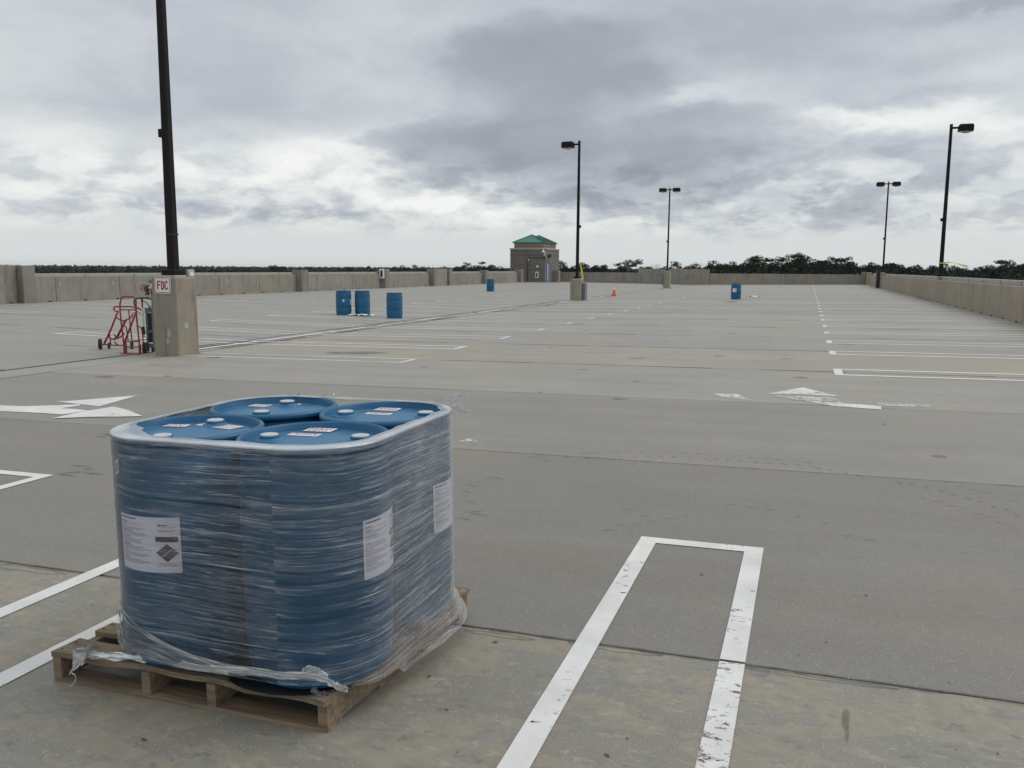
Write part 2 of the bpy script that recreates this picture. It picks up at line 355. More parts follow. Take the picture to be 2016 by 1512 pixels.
# ------------------------------------------------------------------ mesh helpers
class MB:
    def __init__(s): s.v = []; s.f = []; s.uv = []; s.mi = []
    def add(s, vs, fs, mi=0):
        o = len(s.v); s.v += [tuple(p) for p in vs]; s.f += [tuple(i+o for i in f) for f in fs]; s.mi += [mi]*len(fs)
        return s
    def box(s, x0, y0, z0, x1, y1, z1, mi=0, b=0.):
        if x0 > x1: x0, x1 = x1, x0
        if y0 > y1: y0, y1 = y1, y0
        if not b:
            vs = [(x, y, z) for z in (z0, z1) for y in (y0, y1) for x in (x0, x1)]
            return s.add(vs, [(0, 2, 3, 1), (4, 5, 7, 6), (0, 1, 5, 4), (2, 6, 7, 3), (0, 4, 6, 2), (1, 3, 7, 5)], mi)
        # chamfered vertical + top edges
        def ring(z, i): return [(x0+i+b, y0+i, z), (x1-i-b, y0+i, z), (x1-i, y0+i+b, z), (x1-i, y1-i-b, z), (x1-i-b, y1-i, z), (x0+i+b, y1-i, z), (x0+i, y1-i-b, z), (x0+i, y0+i+b, z)]
        vs = ring(z0, 0)+ring(z1-b, 0)+ring(z1, b)
        fs = [tuple(range(7, -1, -1)), tuple(range(16, 24))]
        for k in (0, 8):
            for i in range(8): j = (i+1) % 8; fs.append((k+i, k+j, k+8+j, k+8+i))
        return s.add(vs, fs, mi)
    def tube(s, pts, r, n=8, mi=0, caps=True, closed=False):
        pts = [Vector(p) for p in pts]; m_ = len(pts); rr = r if isinstance(r, (list, tuple)) else [r]*m_
        vs = []; up = None
        for i, p in enumerate(pts):
            a = pts[i-1] if (i > 0 or closed) else p; b = pts[(i+1) % m_] if (i < m_-1 or closed) else p
            d_ = (b-a).normalized()
            if up is None: up = d_.orthogonal().normalized()
            else:
                up = up-d_*up.dot(d_); up = up.normalized() if up.length > 1e-6 else d_.orthogonal().normalized()
            q = d_.cross(up)
            for k in range(n):
                an = 2*PI*k/n+PI/4; vs.append(p+up*(math.cos(an)*rr[i])+q*(math.sin(an)*rr[i]))
        fs = []
        for i in range(m_ if closed else m_-1):
            a, b = i*n, ((i+1) % m_)*n
            for k in range(n): j = (k+1) % n; fs.append((a+k, a+j, b+j, b+k))
        if caps and not closed: fs += [tuple(range(n-1, -1, -1)), tuple((m_-1)*n+k for k in range(n))]
        return s.add(vs, fs, mi)
    def lathe(s, prof, c=(0, 0, 0), n=32, axis='z', mi=0, cap=True):
        vs = []
        for r, h in prof:
            for k in range(n):
                a = 2*PI*k/n; x, y = r*math.cos(a), r*math.sin(a)
                p = {'z': (x, y, h), 'y': (x, h, -y), 'x': (h, x, y)}[axis]
                vs.append((p[0]+c[0], p[1]+c[1], p[2]+c[2]))
        fs = []
        for i in range(len(prof)-1):
            for k in range(n): j = (k+1) % n; fs.append((i*n+k, i*n+j, (i+1)*n+j, (i+1)*n+k))
        if cap: fs += [tuple(range(n-1, -1, -1)), tuple((len(prof)-1)*n+k for k in range(n))]
        return s.add(vs, fs, mi)
    def build(s, name, mats, parent=None, smooth=False, uv=None, angle=None):
        me = D.meshes.new(name); me.from_pydata(s.v, [], s.f)
        for m_ in (mats if isinstance(mats, (list, tuple)) else [mats]): me.materials.append(M[m_] if isinstance(m_, str) else m_)
        if any(s.mi): me.polygons.foreach_set('material_index', s.mi)
        me.update()
        if smooth:
            me.polygons.foreach_set('use_smooth', [True]*len(me.polygons))
            if angle: me.set_sharp_from_angle(angle=math.radians(angle))
        o = D.objects.new(name, me); COL.objects.link(o)
        if parent: o.parent = parent
        return o
def tag(o, label=None, cat=None, group=None, kind=None):
    for k, v in (('label', label), ('category', cat), ('group', group), ('kind', kind)):
        if v: o[k] = v
    return o
def thing(name, loc, label, cat, group=None, rz=0.):
    o = D.objects.new(name, None); COL.objects.link(o); o.location = loc; o.rotation_euler = (0, 0, rz); o.empty_display_size = .2
    return tag(o, label, cat, group)
def copy_tree(o, parent=None):
    c = o.copy(); COL.objects.link(c); c.parent = parent
    for ch in list(o.children): copy_tree(ch, c)
    return c
def copy_obj(o, parent=None, loc=None):
    c = o.copy(); COL.objects.link(c)
    if parent: c.parent = parent
    if loc is not None: c.location = loc
    return c

# ------------------------------------------------------------------ terrain
GZ = -13.
g = MB(); n = 48
g.add([(0, 0, GZ)]+[(4500*math.cos(2*PI*k/n), 4500*math.sin(2*PI*k/n), GZ) for k in range(n)], [(0, 1+k, 1+(k+1) % n) for k in range(n)])
tag(g.build('ground', 'ground'), kind='structure')

# ------------------------------------------------------------------ parking deck: slabs with open joints
JY = [3.53+3.715*k for k in range(-3, 27)]
JY = [-7.6]+JY[1:]
XL, XA, XB, XR = -31.45, -12.98, -12.06, 6.2
deck = MB()
Y0, Y1 = -7.6, 102.6
def sheet(mb, x0, y0, x1, y1, dz, th=0.):
    vs = [(x, y, zs(x)+dz) for x, y in ((x0, y0), (x1, y0), (x1, y1), (x0, y1))]
    mb.add(vs, [(0, 1, 2, 3)])
for a, b in ((XL-.4, XD), (XD, XR+.4)):
    vs = [(x, y, zs(x)-.025-dz) for dz in (.45, 0) for x, y in ((a, Y0), (b, Y0), (b, Y1+.3), (a, Y1+.3))]
    deck.add(vs, [(3, 2, 1, 0), (4, 5, 6, 7), (0, 1, 5, 4), (1, 2, 6, 5), (2, 3, 7, 6), (3, 0, 4, 7)])
deck = tag(deck.build('parking_deck', 'base'), kind='structure')
rs = random.Random(3)
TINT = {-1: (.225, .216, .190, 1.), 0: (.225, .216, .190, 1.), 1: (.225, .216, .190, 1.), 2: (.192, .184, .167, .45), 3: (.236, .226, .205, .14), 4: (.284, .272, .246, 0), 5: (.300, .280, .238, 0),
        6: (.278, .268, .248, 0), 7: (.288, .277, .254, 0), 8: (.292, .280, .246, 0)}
rows = list(zip([Y0]+[y for y in JY if y > Y0+1], [y for y in JY if y > Y0+1]+[Y1]))
def slab(x0, x1, y0, y1, jit, seg):
    """plate with slightly ragged long edges"""
    n_ = max(1, int((x1-x0)/seg)); xs = [x0+(x1-x0)*i/n_ for i in range(n_+1)]
    jl = [rs.uniform(-jit, jit) for _ in xs]; jh = [rs.uniform(-jit, jit) for _ in xs]
    mb = MB(); vs = []
    for i, x in enumerate(xs):
        z = zs(x); a, b = y0+jl[i], y1+jh[i]; c_ = .004
        vs += [(x, a, z-.02), (x, a, z-c_), (x, a+c_, z), (x, b-c_, z), (x, b, z-c_), (x, b, z-.02)]
    fs = []
    for i in range(n_):
        for k in range(5): fs.append((i*6+k, (i+1)*6+k, (i+1)*6+k+1, i*6+k+1))
    fs += [tuple(range(5, -1, -1)), tuple(n_*6+k for k in range(6))]
    mb.add(vs, fs); return mb
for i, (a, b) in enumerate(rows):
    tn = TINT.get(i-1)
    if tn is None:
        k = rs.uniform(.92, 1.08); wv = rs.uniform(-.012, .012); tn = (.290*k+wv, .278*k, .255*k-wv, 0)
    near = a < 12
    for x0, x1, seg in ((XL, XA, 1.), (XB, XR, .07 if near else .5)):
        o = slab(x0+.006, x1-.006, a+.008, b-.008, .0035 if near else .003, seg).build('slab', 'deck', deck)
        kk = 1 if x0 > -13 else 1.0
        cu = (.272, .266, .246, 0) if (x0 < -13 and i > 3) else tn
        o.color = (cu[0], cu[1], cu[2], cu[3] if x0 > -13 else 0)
    mb = MB()
    for x0, x1 in ((XA+.012, XD), (XD, XB-.012)):
        vs = [(x, y, zs(x)-.006) for x, y in ((x0, a), (x1, a), (x1, b), (x0, b))]; mb.add(vs, [(0, 1, 2, 3)])
    o = mb.build('drain_strip', 'deck', deck); o.color = (.285, .28, .26, 0)
# sealant beads lying in the joints + the two drain joints
sb = MB()
for y in JY[1:]:
    x = XB
    while x < XR-.5:
        L_ = rs.uniform(.5, 2.2)
        if y > 8 and rs.random() < .75:
            w_ = rs.uniform(.003, .007) if y < 12 else rs.uniform(.012, .05)
            o_ = rs.uniform(-.006, .006); x2 = min(XR, x+L_)
            sb.add([(x, y+o_-w_*.3, zs(x)+.003), (x2, y+o_-w_, zs(x2)+.003), (x2, y+o_+w_, zs(x2)+.003), (x, y+o_+w_*.3, zs(x)+.003)], [(0, 1, 2, 3)])
        x += L_
    x = XL
    while x < XA-.5:
        L_ = rs.uniform(.8, 3)
        if rs.random() < .6:
            w_ = rs.uniform(.01, .05); x2 = min(XA, x+L_)
            sb.add([(x, y-w_, zs(x)+.003), (x2, y-w_*.4, zs(x2)+.003), (x2, y+w_*.4, zs(x2)+.003), (x, y+w_, zs(x)+.003)], [(0, 1, 2, 3)])
        x += L_
for yy, amp in ((3.53-.022, .006), (3.53+3.715-.015, .004)):
    x = -7.; o_ = 0
    while x < XR-.2:
        o2 = max(-amp, min(amp, o_+rs.uniform(-.003, .003))); x2 = x+rs.uniform(.03, .09)
        if rs.random() < .82:
            w_ = rs.uniform(.0008, .0024)
            sb.add([(x, yy+o_-w_, zs(x)+.0035), (x2, yy+o2-w_, zs(x2)+.0035), (x2, yy+o2+w_, zs(x2)+.0035), (x, yy+o_+w_, zs(x)+.0035)], [(0, 1, 2, 3)])
        x = x2; o_ = o2
for cx0, cy0, L0, W0 in ((-.72, 3.497, .20, .020), (.1, 3.49, .3, .012), (-1.25, 3.475, .16, .018), (-4.1, 3.47, .3, .03)):   # rims of broken out coating
    k = 0; P0 = None
    for k in range(25):
        a = 2*PI*k/24; p = (cx0+L0*math.cos(a)*(1+.1*math.sin(5*a)), cy0+W0*math.sin(a)*(1+.25*math.sin(7*a+cx0)))
        if P0: sb.add([(P0[0], P0[1]-.0015, zs(P0[0])+.003), (p[0], p[1]-.0015, zs(p[0])+.003), (p[0], p[1]+.0015, zs(p[0])+.003), (P0[0], P0[1]+.0015, zs(P0[0])+.003)], [(0, 1, 2, 3)])
        P0 = p
for xj in (XA, XB, -12.75, -12.2):
    y = Y0
    while y < Y1-1:
        L_ = rs.uniform(1, 5); w_ = rs.uniform(.012, .035) if xj in (XA, XB) else rs.uniform(.02, .09)
        if xj in (XA, XB) or (rs.random() < .55 and y > 14):
            y2 = min(Y1, y+L_)
            sb.add([(xj-w_, y, zs(xj-w_)+.004), (xj+w_*.6, y, zs(xj+w_)+.004), (xj+w_, y2, zs(xj+w_)+.004), (xj-w_*.6, y2, zs(xj-w_)+.004)], [(0, 1, 2, 3)])
        y += L_
tag(sb.build('joint_sealant', 'seal', deck), kind='stuff')

# painted markings
def hair_x(x0, x1, yc, wd, lw=.1, endcap='l', m_='paint'):      # hairpin running along x, closed at one end
    mb = MB(); ya, yb = yc-wd/2, yc+wd/2; dz = .004
    def q(xa, y_a, xb, y_b):
        if xa < XD < xb:
            q(xa, y_a, XD, y_b); xa = XD
        mb.add([(x, y, zs(x)+dz) for x, y in ((xa, y_a), (xb, y_a), (xb, y_b), (xa, y_b))], [(0, 1, 2, 3)])
    if endcap == 'l': q(x0, ya, x0+lw, yb); xs = (x0+lw, x1)
    elif endcap == 'r': q(x1-lw, ya, x1, yb); xs = (x0, x1-lw)
    else: q(x0, ya, x0+lw, yb); q(x1-lw, ya, x1, yb); xs = (x0+lw, x1-lw)
    q(xs[0], ya, xs[1], ya+lw); q(xs[0], yb-lw, xs[1], yb)
    return mb.build('stall_line', m_, deck)
def hair_y(x0, x1, y0, y1, lw=.1, m_='paint', m2=None, w2=None):
    mb = MB(); mb2 = MB(); dz = .004
    def q(b, xa, ya, xb, yb): b.add([(x, y, zs(x)+dz) for x, y in ((xa, ya), (xb, ya), (xb, yb), (xa, yb))], [(0, 1, 2, 3)])
    q(mb, x0, y1-lw, x1, y1); q(mb, x0, y0, x0+lw, y1-lw)
    if m2:
        q(mb, x1-lw, 3.54, x1, y1-lw); q(mb2, x1-lw, y0, x1, 3.52)
        mb2.build('worn_stall_line', m2, deck)
    else: q(mb, x1-lw, y0, x1, y1-lw)
    return mb.build('stall_line', [m_], deck)
Yr = [14.68, 18.1, 20.85, 23.95, 26.75, 30.0]+[33.0+2.97*k for k in range(23)]
for i, y in enumerate(Yr): hair_x(.47, 6.0, y, .95 if i == 0 else .78, .13 if i < 1 else .12)
Ym = [14.35, 17.17, 20.15, 23.2, 26.3]+[29.2+2.97*k for k in range(24)]
for i, y in enumerate(Ym):
    if i == 0: hair_x(-11.9, -6.95, y, .7, .09, 'r', 'paintworn')
    else: hair_x(-18.2, -7.05, y, .78, .115, 'both')
for i, y in enumerate([20.0+2.97*k for k in range(25)]): hair_x(-31.0, -25.6, y, .78, .1, 'r')
mb = MB()
for k in range(30):
    y0_, y1_ = 14.9+k*2.9, 14.9+k*2.9+rs.uniform(1.8, 2.88)
    x0_ = XD-.08
    mb.add([(x, y, zs(x)+.0085) for x, y in ((x0_, y0_), (XD, y0_), (XD, y1_), (x0_, y1_))], [(0, 1, 2, 3)])
    mb.add([(x, y, zs(x)+.0085) for x, y in ((XD, y0_), (XD+.07, y0_), (XD+.07, y1_), (XD, y1_))], [(0, 1, 2, 3)])
mb.build('drain_centre_line', 'paint', deck)
hair_y(-.90, -.17, -3., 5.12, .105, 'paint', 'paintworn2')
hair_y(-3.70, -2.98, -3., 5.18, .105, 'paint')
hair_y(-6.50, -5.79, -3., 5.26, .105, 'paint')
hair_y(-9.30, -8.58, -3., 5.30, .105, 'paint')
hair_y(1.95, 2.68, -3., 5.1, .105, 'paint')
def poly(mb, pts, dz=.0045):
    vs = []
    for p in pts: x, y = at(*p); vs.append((x, y, zs(x)+dz))
    mb.add(vs, [tuple(range(len(vs)-1, -1, -1))])
def up_poly(mb, pts, dz=.0045):
    a = 0; q = [at(*p) for p in pts]
    for i in range(len(q)): a += q[i][0]*q[(i+1) % len(q)][1]-q[(i+1) % len(q)][0]*q[i][1]
    poly(mb, pts if a < 0 else pts[::-1], dz)
mb = MB()
up_poly(mb, [(110, 791), (135, 790), (272, 779), (196, 800.5)])
up_poly(mb, [(0, 798.5), (50, 800.5), (110, 798.5), (158, 796.5), (158, 799), (119, 804.5), (150, 806), (174, 809), (124, 816.5), (60, 812.5), (0, 810)])
up_poly(mb, [(103, 825), (141, 815.8), (175, 809.6), (224, 801.5), (250, 808), (281, 820.5), (240, 821.5), (180, 822)], .0085)
tag(mb.build('turn_arrow', 'paint', deck), 'clean white turning arrow with two heads at the left edge')
mb = MB()
up_poly(mb, [(1510, 776), (1580, 763), (1600, 768), (1655, 781), (1580, 777)])
up_poly(mb, [(1575, 787), (1625, 792), (1735, 800), (1735, 807), (1640, 800)])
mb.build('straight_arrow', 'paintworn', deck)
mb = MB()
up_poly(mb, [(1395, 775), (1450, 776), (1480, 788), (1440, 786)]); up_poly(mb, [(1520, 779), (1640, 784), (1660, 795), (1560, 788)], .0085); up_poly(mb, [(1725, 793), (1830, 797), (1835, 803), (1735, 799)])
mb.build('old_arrow_trace', 'paintghost', deck)
mb = MB(); up_poly(mb, [(902, 869), (925, 864), (950, 870), (957, 879), (930, 876)]); mb.build('paint_smear', 'paintghost', deck)
# tyre marks (short dark chevrons laid along the turning arcs)
mb = MB(); rt = random.Random(11)
def dash(cx, cy, ang, ln, wd):
    X, Y = at(880+cx*.5635, 740+cy*.5635); dx_, dy_ = math.cos(ang)*ln/2, math.sin(ang)*ln/2; px_, py_ = -math.sin(ang)*wd/2, math.cos(ang)*wd/2
    vs = [(X-dx_, Y-dy_), (X+px_, Y+py_), (X+dx_, Y+dy_), (X-px_, Y-py_)]
    mb.add([(x, y, zs(x)+.004) for x, y in vs], [(3, 2, 1, 0)])
for x, y in [(470, 272), (510, 270), (590, 268), (640, 268), (685, 267), (730, 268), (775, 268), (830, 270), (880, 273), (920, 274), (965, 277), (1010, 281), (1060, 287), (1110, 290), (1160, 293), (1210, 296), (1260, 302)]:
    dash(x, y, .55, rt.uniform(.08, .13), .018); dash(x+18, y+16, -.75, rt.uniform(.08, .15), .018)
for x, y in [(1300, 325), (1340, 330), (1390, 338), (1440, 350), (1580, 375), (1625, 380), (1675, 392), (1725, 403), (1770, 415), (1820, 430), (1865, 440), (1910, 458), (1955, 468), (1990, 488)]:
    dash(x, y, -1.1, rt.uniform(.07, .13), .02)
    if x > 1700: dash(x-60, y+25, -.2, rt.uniform(.06, .12), .015); dash(x+20, y-30, -.3, rt.uniform(.05, .1), .015)
for x, y in [(300, 285), (345, 298), (330, 280), (420, 285), (150, 360), (180, 358), (90, 385), (70, 405), (80, 440), (95, 475), (110, 485), (60, 500)]:
    dash(x, y, rt.uniform(-.6, .5), rt.uniform(.10, .22), .02)
for x, y in [(990, 452), (1060, 460), (1130, 470), (1230, 493), (1320, 515), (1400, 560), (1480, 575), (690, 490), (720, 510), (650, 520), (600, 522), (770, 500), (840, 490), (560, 540), (640, 470)]:
    dash(x, y, rt.uniform(-.3, .7), rt.uniform(.06, .12), .014)
for x0_, y0_ in ((150, 930), (175, 924), (130, 935), (185, 933), (160, 918), (200, 860), (222, 857)):
    dash((x0_-880)/.5635, (y0_-740)/.5635, rt.uniform(-.2, .5), rt.uniform(.15, .3), .05)
tag(mb.build('tyre_mark', 'tyre', deck), kind='stuff')
mb = MB()
def ell(cx, cy, rx, ry, n_=20, dz=.0042, jag=.15):
    pts = []
    for k in range(n_): a = 2*PI*k/n_; r = 1+rt.uniform(-jag, jag); pts.append((cx+rx*r*math.cos(a), cy+ry*r*math.sin(a)))
    up_poly(mb, pts, dz)
ell(1665, 1418, 8, 22); ell(1668, 1446, 4, 16); ell(700, 695, 60, 2.6); ell(420, 704, 16, 1.6); ell(205, 742, 18, 1.8); ell(1440, 594.5, 14, 1.2); ell(330, 741, 8, 1.2); ell(1060, 602, 30, 1.); ell(560, 671, 14, 1)
for _ in range(60):
    X_, Y_ = (rt.uniform(-6.8, .3) if _ % 2 else rt.uniform(-17, 6)), rt.uniform(4.5, 34); r1, r2 = rt.uniform(.015, .16), rt.uniform(.012, .10); n_ = 12
    if XD-.6 < X_ < XD+.6: continue
    ps = [(X_+r1*rt.uniform(.75, 1.2)*math.cos(2*PI*k/n_), Y_+r2*rt.uniform(.75, 1.2)*math.sin(2*PI*k/n_)) for k in range(n_)]
    mb.add([(a, b, zs(a)+.0042) for a, b in ps], [tuple(range(n_))])
mb.build('stain', 'stain', deck)

# ------------------------------------------------------------------ leaf litter
mb = MB()
for _ in range(46):
    px_, py_ = rt.choice([(880, 1398), (845, 1332), (284, 1457), (1665, 1109), (1705, 1173), (975, 1265), (1195, 1488)]) if _ < 7 else (rt.uniform(0, 2016), rt.uniform(900, 1500))
    if _ < 7: px_, py_ = [(880, 1398), (845, 1332), (284, 1457), (1381, 1132), (1705, 1173), (975, 1265), (1195, 1488)][_]
    x, y = at(px_, py_)
    if -2.9 < x < -1.45 and 2.4 < y < 3.8: continue
    s_ = rt.uniform(.004, .009) if _ > 6 else rt.uniform(.010, .018); a = rt.uniform(0, PI); ca, sa = math.cos(a), math.sin(a); z = zs(x)
    mb.add([(x-ca*s_, y-sa*s_, z+.002), (x+sa*s_*.4, y-ca*s_*.4, z+.004), (x+ca*s_, y+sa*s_, z+.004), (x-sa*s_*.4, y+ca*s_*.4, z+.005)], [(0, 1, 2, 3)])
tag(mb.build('leaf_litter', 'bark'), 'small dry leaf scraps scattered over the near concrete', 'leaf litter', kind='stuff')

# ------------------------------------------------------------------ parapet walls
def patch_mesh():
    mb = MB(); vs = []; n_ = 9; rp = random.Random(5)
    for k in range(n_):
        a = 2*PI*k/n_; r = rp.uniform(.8, 1.2); vs.append((0, .055*r*math.cos(a), .10*r*math.sin(a)))
    mb.add([(0., 0., 0.)]+vs, [(0, 1+k, 1+(k+1) % n_) for k in range(n_)])
    return mb
def wall_run(root, mat_, X, side, ya, yb, h, pitch, start, th=.22, caph=.14, capp=3.1, bottom=None):
    """panels along Y; side = +1 when the inside face looks to +x"""
    z = zs(X); y = start
    while y > ya: y -= pitch
    xi = X; xo = X-side*th
    while y < yb:
        a, b = max(y, ya)+.011, min(y+pitch, yb)-.011
        if b-a > .05: MB().box(xo, a, z-.3, xi, b, z+h, b=.012).build('wall_panel', mat_, root)
        y += pitch
    y = ya
    while y < yb:
        b = min(y+capp, yb)
        MB().box(xo-side*.02, y+.005, z+h+.003, xo-side*.24, b-.005, z+h+caph, b=.01).build('cap_panel', 'cap', root)
        mb = MB().box(xo-side*.0, b-.03, z+h+.002, xo-side*.021, b+.03, z+h+caph*.75); mb.build('cap_bracket', mat_, root)
        y += capp
XWL, XWR = -31.4, 6.15
lw_ = thing('parapet_wall', (0, 0, 0), 'long stained concrete parapet wall with pillars along the left edge of the deck', 'wall')
segs = [(28.1, 48.2), (49.0, 59.8), (60.6, 69.0), (73.2, 81.8), (82.6, 93.2)]
for a, b in segs: wall_run(lw_, 'wall', XWL, 1, a, b, 1.10, 3.73, 29.3-3.73)
zl = zs(XWL)
def pillar(root, x0, y0, x1, y1, z0, z1, m_='pillar'): return MB().box(x0, y0, z0, x1, y1, z1, b=.02).build('pillar', m_, root)
MB().box(XWL-.35, 6, zl-.3, XWL+.12, 26.65, 1.64+.02, b=.02).build('wall_panel', 'wall', lw_)
pillar(lw_, XWL-.35, 26.66, XWL-.1, 27.44, zl-.3, 1.645); pillar(lw_, XWL-.35, 27.45, XWL+.22, 28.09, zl-.3, 1.63)
for a, b, zt, pr in ((48.21, 48.98, 1.45, .42), (59.81, 60.58, 1.52, .42), (69.01, 69.7, 1.55, .45), (72.45, 73.18, 1.55, .4), (81.81, 82.58, 1.42, .42), (93.21, 94.1, 1.5, .42)):
    pillar(lw_, XWL-.3, a, XWL+pr, b, zl-.3, zt)
MB().box(XWL-.3, 69.71, zl-.3, XWL+.2, 72.44, 1.54, b=.02).build('wall_panel', 'wall', lw_)
pm = patch_mesh(); p0 = None
rp = random.Random(9)
for y in [24.5, 29.5, 32.6, 35.9, 41.2, 44.3, 50.3, 51.6, 53.2, 55.9, 62, 64.4, 66.6, 75, 78, 84.5, 88]:
    if p0 is None: p0 = pm.build('grout_patch', 'grout', lw_); o = p0
    else: o = copy_obj(p0)
    o.location = (XWL+(.125 if y < 26 else .004), y, zl+.72+rp.uniform(-.06, .06)); o.scale = (1, rp.uniform(.6, 1.1), rp.uniform(.7, 1.2))
wp = None
for k in range(34):
    y = 27.0+k*1.95
    if any(a-.2 < y < b+.2 for a, b in ((27.4, 28.2), (48.1, 49.1), (59.7, 60.7), (69, 73.3), (81.8, 82.6))): continue
    if wp is None: wp = MB().box(0, -.09, 0, .03, .09, .05, b=.008).build('weep_hole', 'dark', lw_); o = wp
    else: o = copy_obj(wp)
    o.location = (XWL+.004, y, zl+.004)
# far wall
YF = 102.4
fw_ = thing('parapet_wall', (0, 0, 0), 'low concrete parapet wall closing the far end of the deck', 'wall')
def fwall(xa, xb, ht, yy, pitch=7.4):
    x = xa
    while x < xb-.1:
        b = min(xb, x+pitch); zb = min(zs(x), zs(b))
        MB().box(x+.008, yy, zb-.3, b-.008, yy+.25, ht, b=.015).build('wall_panel', 'wall', fw_); x = b
fwall(-31.6, -19.3, 1.20, YF); fwall(-19.3, -10.9, 1.66, YF-.15, 8.5); fwall(-10.9, 6.0, 1.17, YF, 8.45)
for x in (-24, -15.8, -8, -4.5, -.8, 2.6):
    o = copy_obj(p0, fw_); o.rotation_euler = (0, 0, PI/2); o.location = (x, YF-(.16 if -19.3 < x < -10.9 else .01), zs(x)+.85)
pillar(fw_, 5.55, YF-.5, 6.0, YF-.01, -.1, 1.45); pillar(fw_, 6.02, YF-3.2, 6.4, YF-.01, -.1, 1.42, 'wallR')
# right wall
rw_ = thing('parapet_wall', (0, 0, 0), 'tan concrete parapet wall with pale cap running along the right edge of the deck', 'wall')
wall_run(rw_, 'wallR', XWR, -1, 12, 97.0, 1.10, 3.73, 29.3-3.73*4, caph=.17, capp=3.15)
zr = zs(XWR)
for k in range(20):
    o = copy_obj(wp, rw_); y = 20.5+k*1.9; o.location = (XWR-.034, y, zr+.004); o.scale = (1, .7, .8)
pillar(rw_, XWR-.25, 84.2, XWR-.005, 85.0, zr-.2, 1.5)
def cabinet(loc, rz, label):
    r = thing('fire_cabinet', loc, label, 'cabinet', None, rz)
    MB().box(-.19, -.14, 0, .19, 0, .72, b=.03).build('case', 'white', r)
    MB().box(-.09, -.147, .10, .09, -.141, .62).build('window', 'black', r)
    return r
cabinet((XWL+.17, 59.80, .80), 0, 'white fire extinguisher cabinet mounted on a pillar of the left parapet wall')

# ------------------------------------------------------------------ stair tower
TX, TY, TW, TL = -29.0, 96.0, 4.3, 5.9
tw = thing('stair_tower', (TX, TY, zs(TX)), 'small square concrete stair tower with green metal roofs in the far corner', 'building')
zt = 3.78
mb = MB().box(-TW, 0, -.3, 0, TL, zt, b=.02); mb.build('wall', 'tower', tw)
MB().box(-TW-.06, -.06, zt+.002, .06, TL+.06, zt+.17, b=.02).build('coping', 'cap', tw)
MB().box(-TW+.36, .36, zt+.17, -.33, TL-.3, zt+.78, b=.02).build('upper_wall', 'towerband', tw)
for z in (1.02, 1.42, 3.1):
    mb = MB().box(-TW, -.005, z, 0, -.001, z+.035); mb.box(.001, 0, z, .005, TL, z+.035); mb.build('reveal', 'groove', tw)
for z in (.30, .45):
    mb = MB().box(-TW+.36, .353, zt+z, -.33, .357, zt+z+.03); mb.box(-.327, .36, zt+z, -.323, TL-.3, zt+z+.03); mb.build('reveal', 'groove', tw)
# arch reveal
mb = MB(); vs = []
for k in range(21):
    a = PI*.12+(PI*.76)*k/20
    for r in (2.1, 2.14): vs.append((-TW/2-.1+r*math.cos(a), -.004, .72+r*math.sin(a)*.62))
mb.add(vs, [(2*k, 2*k+1, 2*k+3, 2*k+2) for k in range(20)]); mb.build('reveal', 'groove', tw)
def pyramid(x0, y0, x1, y1, z0, zh):
    rf = MB().add([(x0, y0, z0), (x1, y0, z0), (x1, y1, z0), (x0, y1, z0), ((x0+x1)/2, (y0+y1)/2, z0+zh), (x0, y0, z0-.06), (x1, y0, z0-.06), (x1, y1, z0-.06), (x0, y1, z0-.06)],
        [(0, 1, 4), (1, 2, 4), (2, 3, 4), (3, 0, 4), (5, 6, 1, 0), (6, 7, 2, 1), (7, 8, 3, 2), (8, 5, 0, 3), (8, 7, 6, 5)]).build('roof', 'roof', tw)
    ap = Vector(((x0+x1)/2, (y0+y1)/2, z0+zh)); cs = [Vector(p) for p in ((x0, y0, z0), (x1, y0, z0), (x1, y1, z0), (x0, y1, z0))]
    for i in range(4):
        a, b = cs[i], cs[(i+1) % 4]
        MB().tube([a+Vector((0, 0, .02)), ap+Vector((0, 0, .02))], .045, 6).build('ridge_cap', 'roofdk', rf)
        for k in range(1, 7):
            f = k/7; p = a.lerp(b, f); g_ = min(f, 1-f)*2
            mid = a.lerp(b, .5); dir_ = ap-mid
            q = p+dir_*g_
            MB().tube([p+Vector((0, 0, .015)), q+Vector((0, 0, .015))], .022, 4).build('seam', 'roofdk', rf)
        MB().tube([a-Vector((0, 0, .03)), b-Vector((0, 0, .03))], .05, 4).build('eave', 'roofdk', rf)
ry0 = .28
pyramid(-TW+.22, .22, -.2, 3.0, zt+.84, .92); pyramid(-TW+.22, 3.02, -.2, TL-.15, zt+.84, .95)
# door on the +x face
dr = MB().box(.002, .55, 0, .05, 1.65, 2.2).build('door', 'doorblue', tw)
MB().box(.051, .66, .25, .056, 1.05, 2.05).build('glass_pane', 'glass', dr)
MB().box(.06, 1.5, .95, .11, 1.56, 1.15).build('handle', 'steel', dr)
tag(MB().box(TX+.002, TY+1.9, 1.95, TX+.05, TY+3.0, 2.3, b=.01).build('door_sign', 'signblue'), 'small blue sign beside the stair tower door', 'sign')
tag(MB().box(TX+.002, TY+.45, 2.45, TX+.05, TY+1.6, 2.72, b=.01).build('stair_sign', 'brown'), 'orange brown sign above the stair tower door', 'sign')
s_ = thing('floodlight', (TX+.01, TY+1.3, 3.1), 'black floodlight high on the right face of the stair tower', 'lamp')
MB().box(0, -.06, -.06, .12, .06, .06).build('bracket', 'black', s_); MB().box(.12, -.28, -.2, .34, .28, .2, b=.05).build('housing', 'black', s_)
s_ = thing('security_camera', (TX-.15, TY-.02, 3.35), 'white dome security camera at the upper corner of the stair tower', 'camera')
MB().box(-.04, -.3, .52, .04, 0, .6).build('arm', 'white', s_); MB().lathe([(.02, .42), (.1, .38), (.17, .22), (.17, .12)], (0, -.28, 0), 14).build('dome', 'white', s_)
